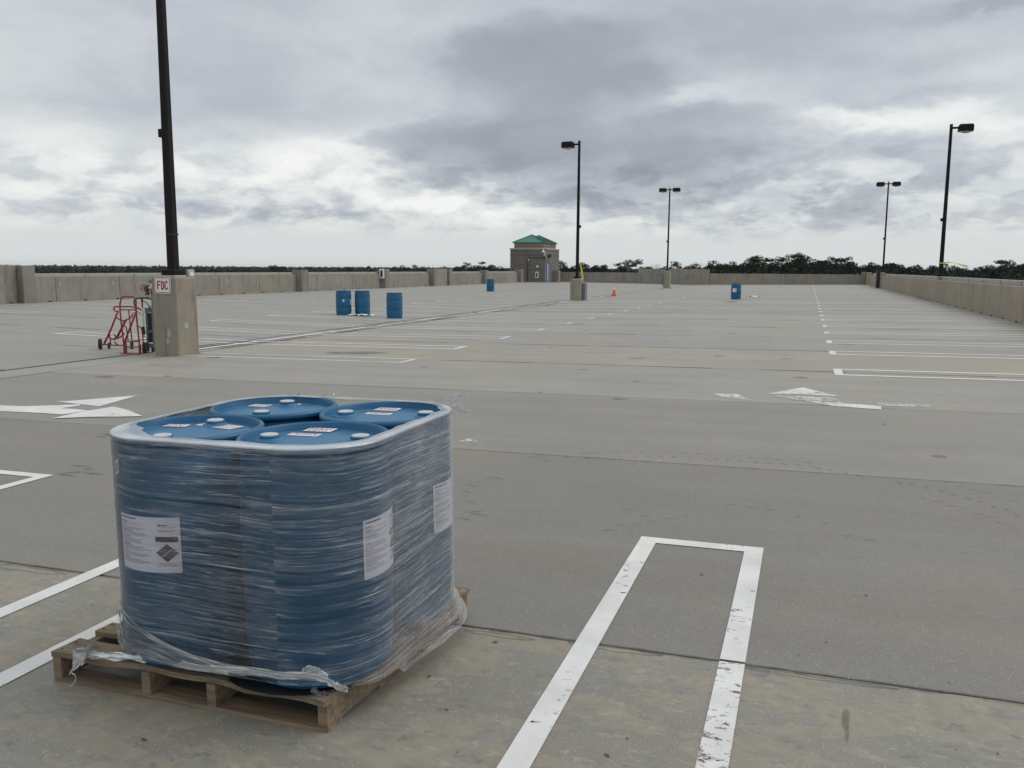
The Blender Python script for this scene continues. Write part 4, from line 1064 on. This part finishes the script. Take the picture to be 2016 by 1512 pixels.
def filmmesh(levels, name, mat_, dens, uvs=(1, 1)):
    """levels: list of functions u,i -> (offset outwards, z, v)"""
    vs = []; uv = []; de = []
    for li, fn in enumerate(levels):
        for i in range(NP+1):
            cx_, cy_, nx_, ny_ = OUT[i % NP]; u = per[i]/per[-1]
            off, z, v_ = fn(u, (nx_, ny_)); vs.append((CX+cx_+nx_*(RC+off), CY+cy_+ny_*(RC+off), z)); uv.append((per[i], v_)); de.append(dens(u, (nx_, ny_), v_))
    fs = []; W1 = NP+1
    for l in range(len(levels)-1):
        for i in range(NP): fs.append((l*W1+i, l*W1+i+1, (l+1)*W1+i+1, (l+1)*W1+i))
    mb = MB().add(vs, fs); o = mb.build(name, mat_, wr, True); me = o.data
    ul = me.uv_layers.new(name='UVMap')
    li = [0]*len(me.loops); me.loops.foreach_get('vertex_index', li)
    ul.data.foreach_set('uv', [c for k in li for c in uv[k]])
    at_ = me.attributes.new('dens', 'FLOAT', 'POINT'); at_.data.foreach_set('value', de)
    return o
ZT = ZP+.008+.897
nA, nB, nC, nD = noise1(1), noise1(2, 12), noise1(3, 14), noise1(4, 16)
def sm(x, a, b): x = max(0, min(1, (x-a)/(b-a))); return x*x*(3-2*x)
def bottom(u, nrm):                                              # height of the lower film edge and its flare
    nx_, ny_ = nrm
    fr = max(0, -ny_)**.6 if ny_ < 0 else 0                       # front side
    rt_ = max(0, nx_)**.6 if nx_ > 0 else 0
    return fr, rt_
def side_levels():
    L_ = []
    for j in range(25):
        f = j/24
        def fn(u, nrm, f=f):
            nx_, ny_ = nrm; fr, rt_ = bottom(u, nrm)
            fb = sm(ny_*-1, .3, .9)                            # along the front it rides up over the drum feet
            rs_ = sm(nx_, .5, .95)
            zb = ZP+.004+.012*nB(u)*(1-fb*.5)+.038*fb-.055*rs_*(1 if u > .13 else .3)
            z = zb+(ZT-.004-zb)*f
            off = .0012+.0018*nA(u+f*.3)
            t_ = 1-sm(f, 0, .13)
            fl = sm(u, .06, .25)*(1-sm(u, .36, .46))
            off += t_*t_*(.012+.008*nD(u)-.02*rs_*(1-fl)+.046*fl)
            # film hangs clear of the shoulder under the rim
            return off, z, z
        L_.append(fn)
    return L_
def dens_side(u, nrm, v_):
    nx_, ny_ = nrm; d_ = .88+(1.9+.9*sm(v_, .5, .95))*max(0, nx_)**2+.95*max(0, -ny_)**30*(1-abs(u-.88)*0)
    z = v_
    d_ += .9*(1-sm(z, ZP, ZP+.14))*(.5+.5*max(0, nx_)); d_ += .5*sm(z, ZT-.05, ZT)
    return d_
filmmesh(side_levels(), 'side_film', 'film', dens_side)
def rim_levels():
    prof = [(.0030, -.016), (.0034, -.006), (.0005, .0012), (-.007, .0022), (-.020, .0026), (-.038, .0020), (-.058, .0000)]
    L_ = []
    for k, (o_, z_) in enumerate(prof):
        def fn(u, nrm, o_=o_, z_=z_, k=k):
            f = k/6; nx_, ny_ = nrm
            wdt = 1+.5*nB(u)+.5*nD(u*1.0)+.2*nC(u*2.)+.35*max(0, -ny_)-.35*max(0, ny_)-.35*max(0, -nx_)
            corner = max(0, (-nx_*ny_)*2 if False else 0)
            lc = max(0, nx_*ny_*2)*(nx_ < 0)*.8                     # left-front corner: film lies over the lid edge
            off = o_*1.0 if k < 4 else o_*(wdt+1.4*lc)
            return off+(.0015*nA(u*3+k)), ZT+z_+(.004*nC(u) if k > 3 else .0015*nD(u)), ZT+f*.06
        L_.append(fn)
    return L_
filmmesh(rim_levels(), 'rim_film', 'filmrim', lambda u, n_, v_: (1.0+.4*nB(u)+.6*nD(u))*(.30 if v_ < ZT+.015 else (1.7 if v_ < ZT+.045 else .7)))
def strip(pts, w0, name, mat_, dens=1., wv=None, nseg=5, crump=.0, seed=0):
    """ribbon following 3D points; pts = (x,y,z,width)"""
    rr = random.Random(seed); vs = []; uv = []; P_ = [Vector(p[:3]) for p in pts]; L_ = 0
    for i, p in enumerate(P_):
        if i: L_ += (P_[i]-P_[i-1]).length
        d_ = (P_[min(i+1, len(P_)-1)]-P_[max(i-1, 0)]).normalized()
        wv_ = Vector(wv) if wv else Vector((0, 0, 1)); wv_ = (wv_-d_*wv_.dot(d_)).normalized(); nn_ = d_.cross(wv_)
        for k in range(nseg+1):
            s_ = k/nseg-.5; w_ = pts[i][3]
            vs.append(p+wv_*s_*w_+nn_*(math.sin(s_*14+i*.7)*.12*w_+rr.uniform(-crump, crump))+wv_*rr.uniform(-crump, crump)); uv.append((L_, s_*w_*1.2))
    W1 = nseg+1
    mb = MB().add(vs, [(i*W1+k, (i+1)*W1+k, (i+1)*W1+k+1, i*W1+k+1) for i in range(len(pts)-1) for k in range(nseg)])
    o = mb.build(name, mat_, wr, True); me = o.data; ul = me.uv_layers.new(name='UVMap')
    li = [0]*len(me.loops); me.loops.foreach_get('vertex_index', li); ul.data.foreach_set('uv', [c for k in li for c in uv[k]])
    at_ = me.attributes.new('dens', 'FLOAT', 'POINT'); at_.data.foreach_set('value', [dens]*len(me.vertices)); return o
def bez(p0, p1, p2, p3, n_, w0, w1):
    out = []
    for k in range(n_+1):
        t_ = k/n_; a = [(1-t_)**3*p0[i]+3*(1-t_)**2*t_*p1[i]+3*(1-t_)*t_**2*p2[i]+t_**3*p3[i] for i in range(3)]
        out.append((*a, w0+(w1-w0)*t_))
    return out
YFr = CY-HS-RC                                                   # front face of the film
xl = CX-HS-RC
TI = TILT.inverted()
def onY(px_, py_, y_):                                           # point on the upright plane y = y_ of the pallet frame
    v = RIGHT*(px_-1008)+UP*(756-py_)+FWD*FPX; o_ = TI @ Vector((0, 0, H)); q = TI.to_3x3() @ v
    return o_+q*((y_-o_.y)/q.y)
def onZ(px_, py_, z_):
    v = RIGHT*(px_-1008)+UP*(756-py_)+FWD*FPX; o_ = TI @ Vector((0, 0, H)); q = TI.to_3x3() @ v
    return o_+q*((z_-o_.z)/q.z)
def fold(pts, w_, m_, dens, seed, lift=.012, name='film_fold', crump=.001):
    P_ = smoothpts([onY(a, b, YFr-lift+max(0, (300-a)/70)*.075) for a, b in pts], 6)
    n_ = len(P_); strip([(*p, w_[0]+(w_[1]-w_[0])*i/(n_-1)) for i, p in enumerate(P_)], 0, name, m_, dens, crump=crump, seed=seed, nseg=6)
def smoothpts(pts, n_=5):
    """round the corners of a polyline (Catmull-Rom)"""
    P_ = [Vector(p) for p in pts]; out = []
    for i in range(len(P_)-1):
        p0, p1, p2, p3 = P_[max(0, i-1)], P_[i], P_[i+1], P_[min(len(P_)-1, i+2)]
        for k in range(n_):
            t_ = k/n_; out.append(.5*((2*p1)+(p2-p0)*t_+(2*p0-5*p1+4*p2-p3)*t_*t_+(3*p1-p0-3*p2+p3)*t_**3))
    out.append(P_[-1]); return out
fold([(236, 1180), (248, 1222), (282, 1246), (342, 1278), (413, 1302), (485, 1316), (556, 1326), (640, 1334)], (.012, .016), 'filmrope', .8, 1, .016)
fold([(235, 1200), (246, 1236), (282, 1258), (342, 1288), (413, 1308), (485, 1320), (556, 1328), (640, 1336)], (.05, .022), 'filmrim', .55, 2, .014)
fold([(235, 1225), (247, 1256), (290, 1276), (342, 1300), (413, 1314), (485, 1323), (545, 1329)], (.055, .02), 'filmrim', .5, 3, .012)
fold([(234, 1250), (247, 1272), (294, 1288), (342, 1306), (413, 1318), (485, 1326)], (.035, .02), 'filmrim', .8, 4, .018)
fold([(240, 1225), (285, 1236), (342, 1243), (413, 1257), (485, 1269), (556, 1280), (640, 1287)], (.006, .005), 'filmrim', .7, 5, .003)
fold([(236, 1186), (262, 1226), (330, 1268), (413, 1306), (470, 1318)], (.007, .006), 'filmrope', .8, 6, .02)
fold([(413, 1312), (485, 1322), (556, 1330), (610, 1330), (646, 1336)], (.020, .030), 'filmrope', 1.1, 7, .022, 'twisted_film', .002)
fold([(596, 1322), (612, 1316), (630, 1322), (645, 1338), (662, 1350), (685, 1357)], (.020, .026), 'filmrope', .9, 8, .018, 'twisted_film', .004)
rp_ = smoothpts([onZ(a, b, ZP+.022) for a, b in ((176, 1289), (200, 1291), (247, 1293), (294, 1298), (342, 1306), (400, 1315), (450, 1321))], 8)
strip([(*p, .030+.006*math.sin(i*.6)) for i, p in enumerate(rp_)], 0, 'twisted_film', 'filmrope', 1.4, crump=.0016, seed=40, nseg=6)
strip([(p.x, p.y-.004, p.z+.004, .016+.004*math.sin(i*.9)) for i, p in enumerate(rp_)], 0, 'twisted_film', 'filmrope', 1.4, crump=.0016, seed=41, wv=(0, .6, .8), nseg=4)
rk = random.Random(77)
kp = onZ(161, 1290, ZP+.028)
for k in range(6):
    a = rk.uniform(0, 6.28); q_ = rk.uniform(.7, 1.2)
    strip([(kp.x+.028*q_*math.cos(a+j*.8), kp.y-.01+.016*math.sin(a+j*.8), kp.z+.020*math.sin(a*2+j*.7), .014) for j in range(12)], 0, 'knot', 'filmrope', 1.5, crump=.0022, seed=50+k)
strip([(*p, .022+.006*math.sin(i)) for i, p in enumerate(smoothpts([kp, onZ(172, 1280, ZP+.03), onZ(180, 1270, ZP+.025), onZ(186, 1264, ZP+.012)], 5))], 0, 'knot', 'filmrope', 1.5, crump=.0018, seed=60)
for k, (pts_, w_) in enumerate((([(160, 1292), (152, 1302), (146, 1312), (140, 1322), (137, 1328)], .010), ([(163, 1294), (158, 1304), (150, 1314), (143, 1320)], .012), ([(138, 1322), (147, 1329), (149, 1338), (144, 1346), (137, 1352)], .006), ([(157, 1290), (149, 1297), (144, 1306), (146, 1316)], .008), ([(165, 1293), (162, 1303), (160, 1311)], .008))):
    strip([(*p, w_*(1-.5*i/20)) for i, p in enumerate(smoothpts([onY(a, b, kp.y-.03) for a, b in pts_], 5))], 0, 'loose_tail', 'filmrope', 1.5, wv=(1, 0, .2), nseg=2, crump=.0012, seed=70+k)
# frayed bits on the rim
def tuft(p, dirs, seed, w_=.03):
    for k, d_ in enumerate(dirs):
        strip([(p[0]+d_[0]*f/6+.004*math.sin(f*2+k), p[1]+d_[1]*f/6, p[2]+d_[2]*f/6+.004*math.sin(f*1.3+k), w_*(1-.12*f)) for f in range(7)], 0, 'frayed_film', 'filmrim', .55, nseg=4, crump=.005, seed=seed+k)
tuft((CX+.42, CY+HS+RC-.05, ZT+.0), [(.10, .03, .035), (.16, .03, .025), (.14, .02, .05)], 90, .04)
tuft((CX+HS+RC-.04, CY+.46, ZT), [(.07, .0, .005), (.09, -.02, -.03), (.07, .02, -.02)], 100, .03)
tuft((-.25, CY+HS+RC-.01, ZT), [(.05, 0, .012), (.09, 0, .01)], 110, .03); tuft((-.40, CY+HS+RC-.04, ZT), [(.06, .01, .012)], 115, .03)
tuft((CX+.40, YFr+.03, ZP+.02), [(.04, .0, -.02), (.06, .03, -.03)], 130, .03)

# ------------------------------------------------------------------ hand trucks
def locframe(px_, py_, label, name, cat, group=None):
    x, y = at(px_, py_); r = thing(name, (x, y, zs(x)), label, cat, group, YAW)
    return r
SCL = 1680/17.55
def V(px_, py_, dep=0., o=(260, 695)): return Vector(((px_-o[0])/SCL, dep, (o[1]-py_)/SCL))
def smoothpts(pts, n_=5):
    """round the corners of a polyline (Catmull-Rom)"""
    P_ = [Vector(p) for p in pts]; out = []
    for i in range(len(P_)-1):
        p0, p1, p2, p3 = P_[max(0, i-1)], P_[i], P_[i+1], P_[min(len(P_)-1, i+2)]
        for k in range(n_):
            t_ = k/n_; out.append(.5*((2*p1)+(p2-p0)*t_+(2*p0-5*p1+4*p2-p3)*t_*t_+(3*p1-p0-3*p2+p3)*t_**3))
    out.append(P_[-1]); return out
def wheel(parent, c, r, wd, axis_rot=0., rim='truckred'):
    e = MB(); e.lathe([(r*.45, -wd/2), (r*.92, -wd/2), (r, -wd*.3), (r, wd*.3), (r*.92, wd/2), (r*.45, wd/2)], (0, 0, 0), 22, 'x'); o = e.build('wheel', 'rubber', parent, True, angle=40)
    o.location = c; o.rotation_euler = (0, 0, axis_rot)
    MB().lathe([(.012, -wd*.6), (r*.3, -wd*.42), (r*.5, -wd*.40), (r*.5, wd*.40), (r*.3, wd*.42), (.012, wd*.6)], (0, 0, 0), 16, 'x').build('hub', rim, o, True, angle=40)
    return o
tr_ = .0165
h1 = locframe(260, 696, 'upright red hand truck with tall loop handle, nearest the camera of the red trucks', 'hand_truck', 'hand truck', 'hand trucks beside the FDC pedestal')
mb = MB().tube(smoothpts([V(246, 696), V(243, 650), V(241, 610), V(243, 592), V(248, 584), V(258, 583.3), V(268, 584), V(273, 590), V(272.5, 610), V(274, 650), V(277, 696)]), tr_, 8); mb.build('frame', 'truckred', h1, True)
MB().tube([V(242, 609), V(272, 609)], .0125, 8).build('crossbar', 'truckred', h1, True)
MB().tube([V(246, 671), V(275, 671)], .0125, 8).build('crossbar', 'truckred', h1, True); MB().tube([V(247, 682), V(276, 682)], .0125, 8).build('crossbar', 'truckred', h1, True)
MB().tube([V(258, 610), V(261, 668)], .014, 8).build('centre_bar', 'truckred', h1, True)
MB().tube(smoothpts([V(245, 642), V(250, 644, .03), V(251, 670, .06)]), .0125, 8).build('wheel_guard', 'truckred', h1, True)
MB().tube(smoothpts([V(274, 641), V(280, 646, .03), V(281, 676, .06)]), .0125, 8).build('wheel_guard', 'truckred', h1, True)
a_ = V(243, 696, -.16); b_ = V(279, 696, .02)
MB().box(a_.x, a_.y, .004, b_.x, b_.y, .014, b=.003).build('toe_plate', 'truckred', h1)
for px_, hh_ in ((245.5, 38), (275.5, 30)):
    q = V(px_, 696); MB().box(q.x-.02, -.012, .01, q.x+.03, .012, hh_/SCL*.6).build('gusset', 'truckred', h1)
wheel(h1, V(240.5, 684.5, .16), .118, .05, .35); wheel(h1, V(281, 684.5, .14), .112, .05, .1)
h2 = locframe(230, 688, 'red drum truck leaning to the left behind the upright red one', 'hand_truck', 'hand truck', 'hand trucks beside the FDC pedestal')
o2 = (230, 688)
def V2(a, b, d_=0.): return V(a, b, d_, o2)
MB().tube(smoothpts([V2(236, 611, 0), V2(229, 607), V2(229.5, 602), V2(235, 600), V2(250, 600), V2(264, 600.5, .05), V2(270, 604, .06), V2(272, 608, .06)]), tr_, 8).build('handle', 'truckred', h2, True)
MB().tube([V2(237, 609), V2(221, 645), V2(205, 676)], .021, 8).build('rail', 'truckred', h2, True)
MB().tube([V2(272, 608, .08), V2(258, 640, .08), V2(242, 678, .06)], .021, 8).build('rail', 'truckred', h2, True)
MB().tube([V2(250, 628, .04), V2(240, 646, .04), V2(230, 664, .03)], .026, 8).build('centre_bar', 'truckred', h2, True)
MB().tube(smoothpts([V2(232, 621), V2(241, 627, -.03), V2(250, 628.5, -.05), V2(259, 624, .0), V2(264, 619, .06)]), .0165, 8).build('cradle', 'truckred', h2, True)
MB().tube(smoothpts([V2(213, 660), V2(220, 665, -.03), V2(230, 666.5, -.05), V2(239, 662, .0), V2(245, 655, .06)]), .0165, 8).build('cradle', 'truckred', h2, True)
MB().tube([V2(216.5, 650), V2(217, 680, .03)], .014, 8).build('strut', 'truckred', h2, True)
MB().tube([V2(202, 678), V2(235, 680, .02), V2(246, 679, .05)], .014, 8).build('axle', 'truckred', h2, True)
MB().tube(smoothpts([V2(228, 656, -.05), V2(231, 660, -.06), V2(229, 666, -.05)]), .014, 6).build('chime_hook', 'rubber', h2, True)
MB().tube(smoothpts([V2(227, 672, -.02), V2(231, 676, -.04), V2(236, 680, -.02)]), .016, 6).build('latch', 'truckred', h2, True)
MB().tube([V2(271, 608, .07), V2(281, 616, .08)], .016, 6).build('orange_grip', 'orange', h2, True); MB().tube([V2(266, 612, .07), V2(261, 619, .07)], .017, 6).build('orange_grip', 'orange', h2, True)
wheel(h2, V2(196.5, 677, .0), .118, .05, .25); wheel(h2, V2(209, 681, .12), .065, .04, .25); wheel(h2, V2(253, 680, .2), .10, .045, .25)
h3 = locframe(291, 694, 'blue grey drum lifter cart with black handle and white cylinder against the pedestal', 'drum_lifter', 'hand truck', 'hand trucks beside the FDC pedestal')
o3 = (291, 694)
def V3(a, b, d_=0.): return V(a, b, d_, o3)
MB().tube(smoothpts([V3(303, 590, .1), V3(296, 586.5, .05), V3(286, 585.5), V3(276, 586), V3(270, 590), V3(269, 597), V3(272, 603), V3(282, 609)]), .016, 8).build('handle', 'black', h3, True)
MB().tube(smoothpts([V3(287, 592), V3(294, 595), V3(298, 603), V3(300, 610)]), .010, 6).build('cable', 'black', h3, True)
for a, b, m_, rr_ in ((585.5, 594, 'black', .020), (594, 605, 'red', .016), (605, 642, 'white', .020), (642, 658, 'black', .028), (658, 664, 'steel', .016)):
    MB().tube([V3(284.5, a), V3(285.3, b-.2)], rr_, 12).build('cylinder', m_, h3, True, angle=40)
for px_ in (291, 303.5):
    a_ = V3(px_, 0); MB().box(a_.x-.022, .02, .02, a_.x+.022, .06, .93, b=.004).build('mast', 'blueg', h3)
a_ = V3(297, 0)
for za, zb in ((.83, .93), (.10, .19), (.42, .46)): MB().box(a_.x-.085, .0, za, a_.x+.085, .019, zb, b=.003).build('cross_plate', 'blueg', h3)
MB().box(a_.x-.045, .03, .21, a_.x+.045, .05, .82).build('mast_panel', 'black', h3)
MB().tube([V3(300, 600, .03), V3(299, 606, .03)], .02, 8).build('pulley', 'steel', h3)
MB().tube([V3(250, 672, .05), V3(280, 669, .02), V3(299, 666, .0)], .006, 6).build('brace', 'black', h3)
wheel(h3, V3(285.5, 684, -.02), .115, .05, .2, 'steel'); wheel(h3, V3(297, 688, .1), .055, .04, .2, 'orange')

# ------------------------------------------------------------------ trees
def quads(mb, C, size, rng, mi=0):
    """random leaf-clump triangles around centres C (n,3)"""
    n_ = len(C); a = rng.normal(size=(n_, 3)); a /= np.linalg.norm(a, axis=1)[:, None]; b = rng.normal(size=(n_, 3)); b -= a*(a*b).sum(1)[:, None]; b /= np.linalg.norm(b, axis=1)[:, None]
    s_ = size*rng.uniform(.6, 1.3, (n_, 1)); c = np.cross(a, b)
    p0, p1, p2, p3 = C+a*s_, C+b*s_*.7, C-a*s_*.9+c*s_*.2, C-b*s_*.6
    vs = np.stack([p0, p1, p2, p3], 1).reshape(-1, 3); o = len(mb.v)
    mb.v += [tuple(p) for p in vs.tolist()]; mb.f += [(o+4*i, o+4*i+1, o+4*i+2, o+4*i+3) for i in range(n_)]; mb.mi += [mi]*n_
def make_tree(kind, seed):
    """unit: 16 m tall"""
    rr = random.Random(seed); rng = np.random.default_rng(seed)
    tb = MB(); cb = MB(); Ht = 16.
    lean = (rr.uniform(-.5, .5), rr.uniform(-.5, .5))
    def tp(f): return Vector((lean[0]*f*f, lean[1]*f*f, Ht*f))
    top = .95 if kind != 'oak' else .75
    tb.tube([tp(f*top) for f in (0, .25, .5, .75, 1)], [.24, .2, .15, .11, .04], 6)
    cl = []
    if kind == 'pine':
        n_ = rr.randint(9, 13)
        for k in range(n_):
            f = rr.uniform(.66, .97); a = rr.uniform(0, 6.28); ln = (1.05-f)*rr.uniform(5.5, 9)*.8+.5; p = tp(f); q = p+Vector((math.cos(a)*ln, math.sin(a)*ln, rr.uniform(.1, .9)))
            tb.tube([p, (p+q)/2+Vector((0, 0, -.1)), q], [.06, .045, .02], 4); cl.append((q, rr.uniform(.7, 1.3), .5)); 
            if rr.random() < .5: cl.append(((p+q)/2+Vector((0, 0, .25)), rr.uniform(.5, .9), .45))
        cl.append((tp(.98), .9, .6)); per_ = 85; sz = .15
    elif kind == 'bare':
        for k in range(14):
            f = rr.uniform(.55, .95); a = rr.uniform(0, 6.28); ln = (1.1-f)*7; p = tp(f); q = p+Vector((math.cos(a)*ln, math.sin(a)*ln, ln*.7))
            tb.tube([p, q], [.05, .015], 4); cl.append((q, rr.uniform(.6, 1.2), .5))
        per_ = 22; sz = .11
    else:
        for k in range(rr.randint(20, 27)):
            a = rr.uniform(0, 6.28); ln = rr.uniform(.8, 4.2); zf = rr.uniform(.34, .93); k_ = math.sqrt(max(.08, 1-((zf-.55)/.45)**2)); ln *= k_
            p = tp(zf*.72); q = Vector((math.cos(a)*ln, math.sin(a)*ln, Ht*zf))
            tb.tube([p, q], [.09, .03], 4); cl.append((q, rr.uniform(1.2, 2.1), .8))
        per_ = 150; sz = .20
    for q, r, fl in cl:
        n_ = int(per_*r*1.2); d_ = rng.normal(size=(n_, 3)); d_ /= np.linalg.norm(d_, axis=1)[:, None]; rad = r*rng.uniform(.35, 1.05, (n_, 1))**.6
        C = np.array(q)+d_*rad*np.array([1, 1, fl]); quads(cb, C, sz, rng)
    return tb, cb
protos = {}
def tree(kind, var, px_, ytop, dist, label, group='trees beyond the parking deck'):
    key = (kind, var)
    az_ = math.atan((px_-1008)/FPX)-YAW
    dirv = Vector((math.sin(az_), math.cos(az_), 0)); c_ = math.cos(math.atan((px_-1008)/FPX))
    hor = 528+.006*(px_-1008); ztop = H+(hor-ytop)*dist/FPX
    pos = dirv*(dist/c_); hgt = ztop-GZ
    if key not in protos:
        tb, cb = make_tree(kind, hash_(kind)+var*13)
        r = thing('pine_tree' if kind == 'pine' else ('bare_tree' if kind == 'bare' else 'oak_tree'), (0, 0, 0), label, 'tree', group)
        tb.build('trunk', 'bark', r); cb.build('crown', 'leafp' if kind == 'pine' else 'leaf', r); protos[key] = r
    else: r = copy_tree(protos[key]); r['label'] = label; r['group'] = group
    r.location = (pos.x, pos.y, GZ); s_ = hgt/16.; wd = s_*random.uniform(.9, 1.15); r.scale = (wd, wd, s_); r.rotation_euler = (0, 0, random.uniform(0, 6.28))
    return r
def region(px_):
    for a, tx in ((1003, 'left of the stair tower'), (1137, 'behind the second lamp post'), (1209, 'left above the traffic cone'), (1311, 'left of the third lamp post'),
                  (1423, 'above the tall wall part'), (1560, 'above the lone drum'), (1740, 'above the right half of the far wall'), (1851, 'between the two right lamp posts')):
        if px_ < a: return 'between the left drums and the stair tower' if (px_ > 760 and a == 1003) else tx
    return 'right of the rightmost lamp post'
ORD = 'first second third fourth fifth sixth seventh eighth ninth tenth eleventh twelfth thirteenth fourteenth fifteenth'.split()
SKY = []
def hash_(k): return {'pine': 100, 'oak': 200, 'bare': 300}[k]
rT = random.Random(5); random.seed(12)
LP, LO, LB = 'distant slender pine standing above the treeline behind the parapet walls', 'distant dark bushy tree in the treeline behind the parapet walls', 'distant thin leafless tree in the treeline behind the parapet walls'
for px_, yt, ds, k in ((545, 520, 520, 'oak'), (556, 523, 560, 'oak'), (470, 525, 600, 'oak'), (610, 525, 560, 'oak'), (690, 524.5, 540, 'oak'), (725, 525, 520, 'pine'), (905, 521, 420, 'oak'), (920, 519, 400, 'pine'), (932, 520, 410, 'oak'), (946, 517, 390, 'pine'), (958, 520, 400, 'oak'), (975, 522, 420, 'oak'), (990, 524, 420, 'oak'), (880, 523.5, 450, 'oak'), (800, 522, 500, 'oak'), (818, 522, 520, 'pine'), (780, 524, 520, 'oak'), (835, 523, 500, 'oak'),
        (1102, 514, 340, 'pine'), (1106, 520, 320, 'oak'), (1118, 522, 330, 'oak'), (1130, 521, 340, 'oak'), (1145, 518, 330, 'pine'), (1155, 520, 320, 'oak'), (1168, 521, 330, 'oak'), (1178, 520, 320, 'oak'), (1188, 522, 330, 'oak'),
        (1215, 520, 330, 'pine'), (1222, 521, 350, 'oak'), (1233, 513, 320, 'pine'), (1249, 512, 320, 'pine'), (1262, 524, 380, 'oak'), (1280, 523, 380, 'oak'), (1288, 519, 340, 'bare'), (1300, 523, 350, 'oak'), (1318, 524, 350, 'oak'), (1329, 516, 300, 'pine'), (1345, 523, 340, 'oak'), (1352, 521, 330, 'oak'), (1366, 515, 300, 'bare'), (1375, 519, 290, 'oak'), (1388, 519, 290, 'oak')):
    SKY.append((px_, yt, k, tree(k, rT.randint(0, 3), px_, yt, ds, LO)))
sky_r = [(1400, 519), (1414, 513), (1428, 515), (1440, 514), (1456, 513), (1472, 506), (1482, 508), (1497, 508), (1512, 511), (1527, 507), (1540, 514), (1558, 503), (1568, 505), (1582, 508), (1596, 513), (1610, 515), (1624, 512), (1637, 510), (1654, 510), (1664, 511), (1680, 521), (1695, 520), (1712, 515), (1728, 517), (1752, 516), (1768, 516), (1782, 520), (1800, 524), (1818, 522), (1836, 518), (1858, 522), (1880, 524), (1900, 524), (1925, 523), (1940, 521), (1960, 515), (1983, 512), (2000, 519), (2012, 518), (2030, 516), (2060, 514), (2090, 518)]
for i, (px_, yt) in enumerate(sky_r):
    k = 'pine' if (yt <= 510 or yt in (515, 512) and i % 2) else 'oak'
    SKY.append((px_, yt, k, tree(k, rT.randint(0, 3), px_, yt, rT.uniform(205, 250), LO)))
    tree('oak', rT.randint(0, 3), px_+rT.uniform(-9, 9), yt+rT.uniform(4, 9), rT.uniform(180, 225), LO)
cnt = {}
for px_, yt, k, o in sorted(SKY, key=lambda q: q[0]):
    rg = region(px_); cnt[rg] = cnt.get(rg, 0)+1
    o['label'] = '%s, %s from left %s' % ({'pine': 'distant pine', 'oak': 'dark bushy tree', 'bare': 'thin leafless tree'}[k], ORD[cnt[rg]-1], rg)
# forest mass: thousands of small crowns
rng = np.random.default_rng(4); fm = MB(); CC = []; SZ = []
def crowns(n_, azr, dr, hr, rc, sub, sz):
    a = rng.uniform(math.radians(azr[0]), math.radians(azr[1]), n_)-YAW; dd = np.sqrt(rng.uniform(dr[0]**2, dr[1]**2, n_)); hh_ = rng.uniform(hr[0], hr[1], n_)
    for i in range(n_):
        c = np.array([math.sin(a[i])*dd[i], math.cos(a[i])*dd[i], hh_[i]]); d_ = rng.normal(size=(sub, 3)); d_ /= np.linalg.norm(d_, axis=1)[:, None]; d_[:, 2] = np.abs(d_[:, 2])*1.2-.2
        CC.append(c+d_*rc*rng.uniform(.6, 1.0, (sub, 1))); SZ.append(np.full(sub, sz))
def flush():
    for C, s_ in zip(CC, SZ): quads(fm, C, float(s_[0]), rng)
    CC.clear(); SZ.clear()
crowns(1000, (-42, 13), (150, 330), (-6.5, -4.0), 3.2, 90, .55)
crowns(900, (13, 42), (120, 300), (-3.6, -.8), 3.0, 90, .5)
crowns(1300, (-42, 42), (330, 700), (-6.4, -3.6), 4.2, 50, .9)
crowns(1700, (-44, 44), (700, 1600), (-6.4, -3.8), 5.5, 26, 1.8)
crowns(2400, (-46, 46), (1600, 4200), (-6, -2.6), 5.5, 14, 3.2)
flush(); o = fm.build('forest', 'forest'); tag(o, 'dense far off woodland filling the flat land out to the horizon', 'forest', kind='stuff')

# ------------------------------------------------------------------ haze: one box of even air round everything
hm = D.materials.new('haze_air'); hm.use_nodes = True; t = hm.node_tree; t.nodes.clear()
pv = t.nodes.new('ShaderNodeVolumePrincipled'); pv.inputs['Color'].default_value = (.80, .86, .92, 1); pv.inputs['Density'].default_value = .7e-4
ov = t.nodes.new('ShaderNodeOutputMaterial'); t.links.new(pv.outputs[0], ov.inputs['Volume'])
M['haze'] = hm
tag(MB().box(-4600, -4600, GZ-1, 4600, 4600, 14).build('haze', 'haze'), kind='stuff')
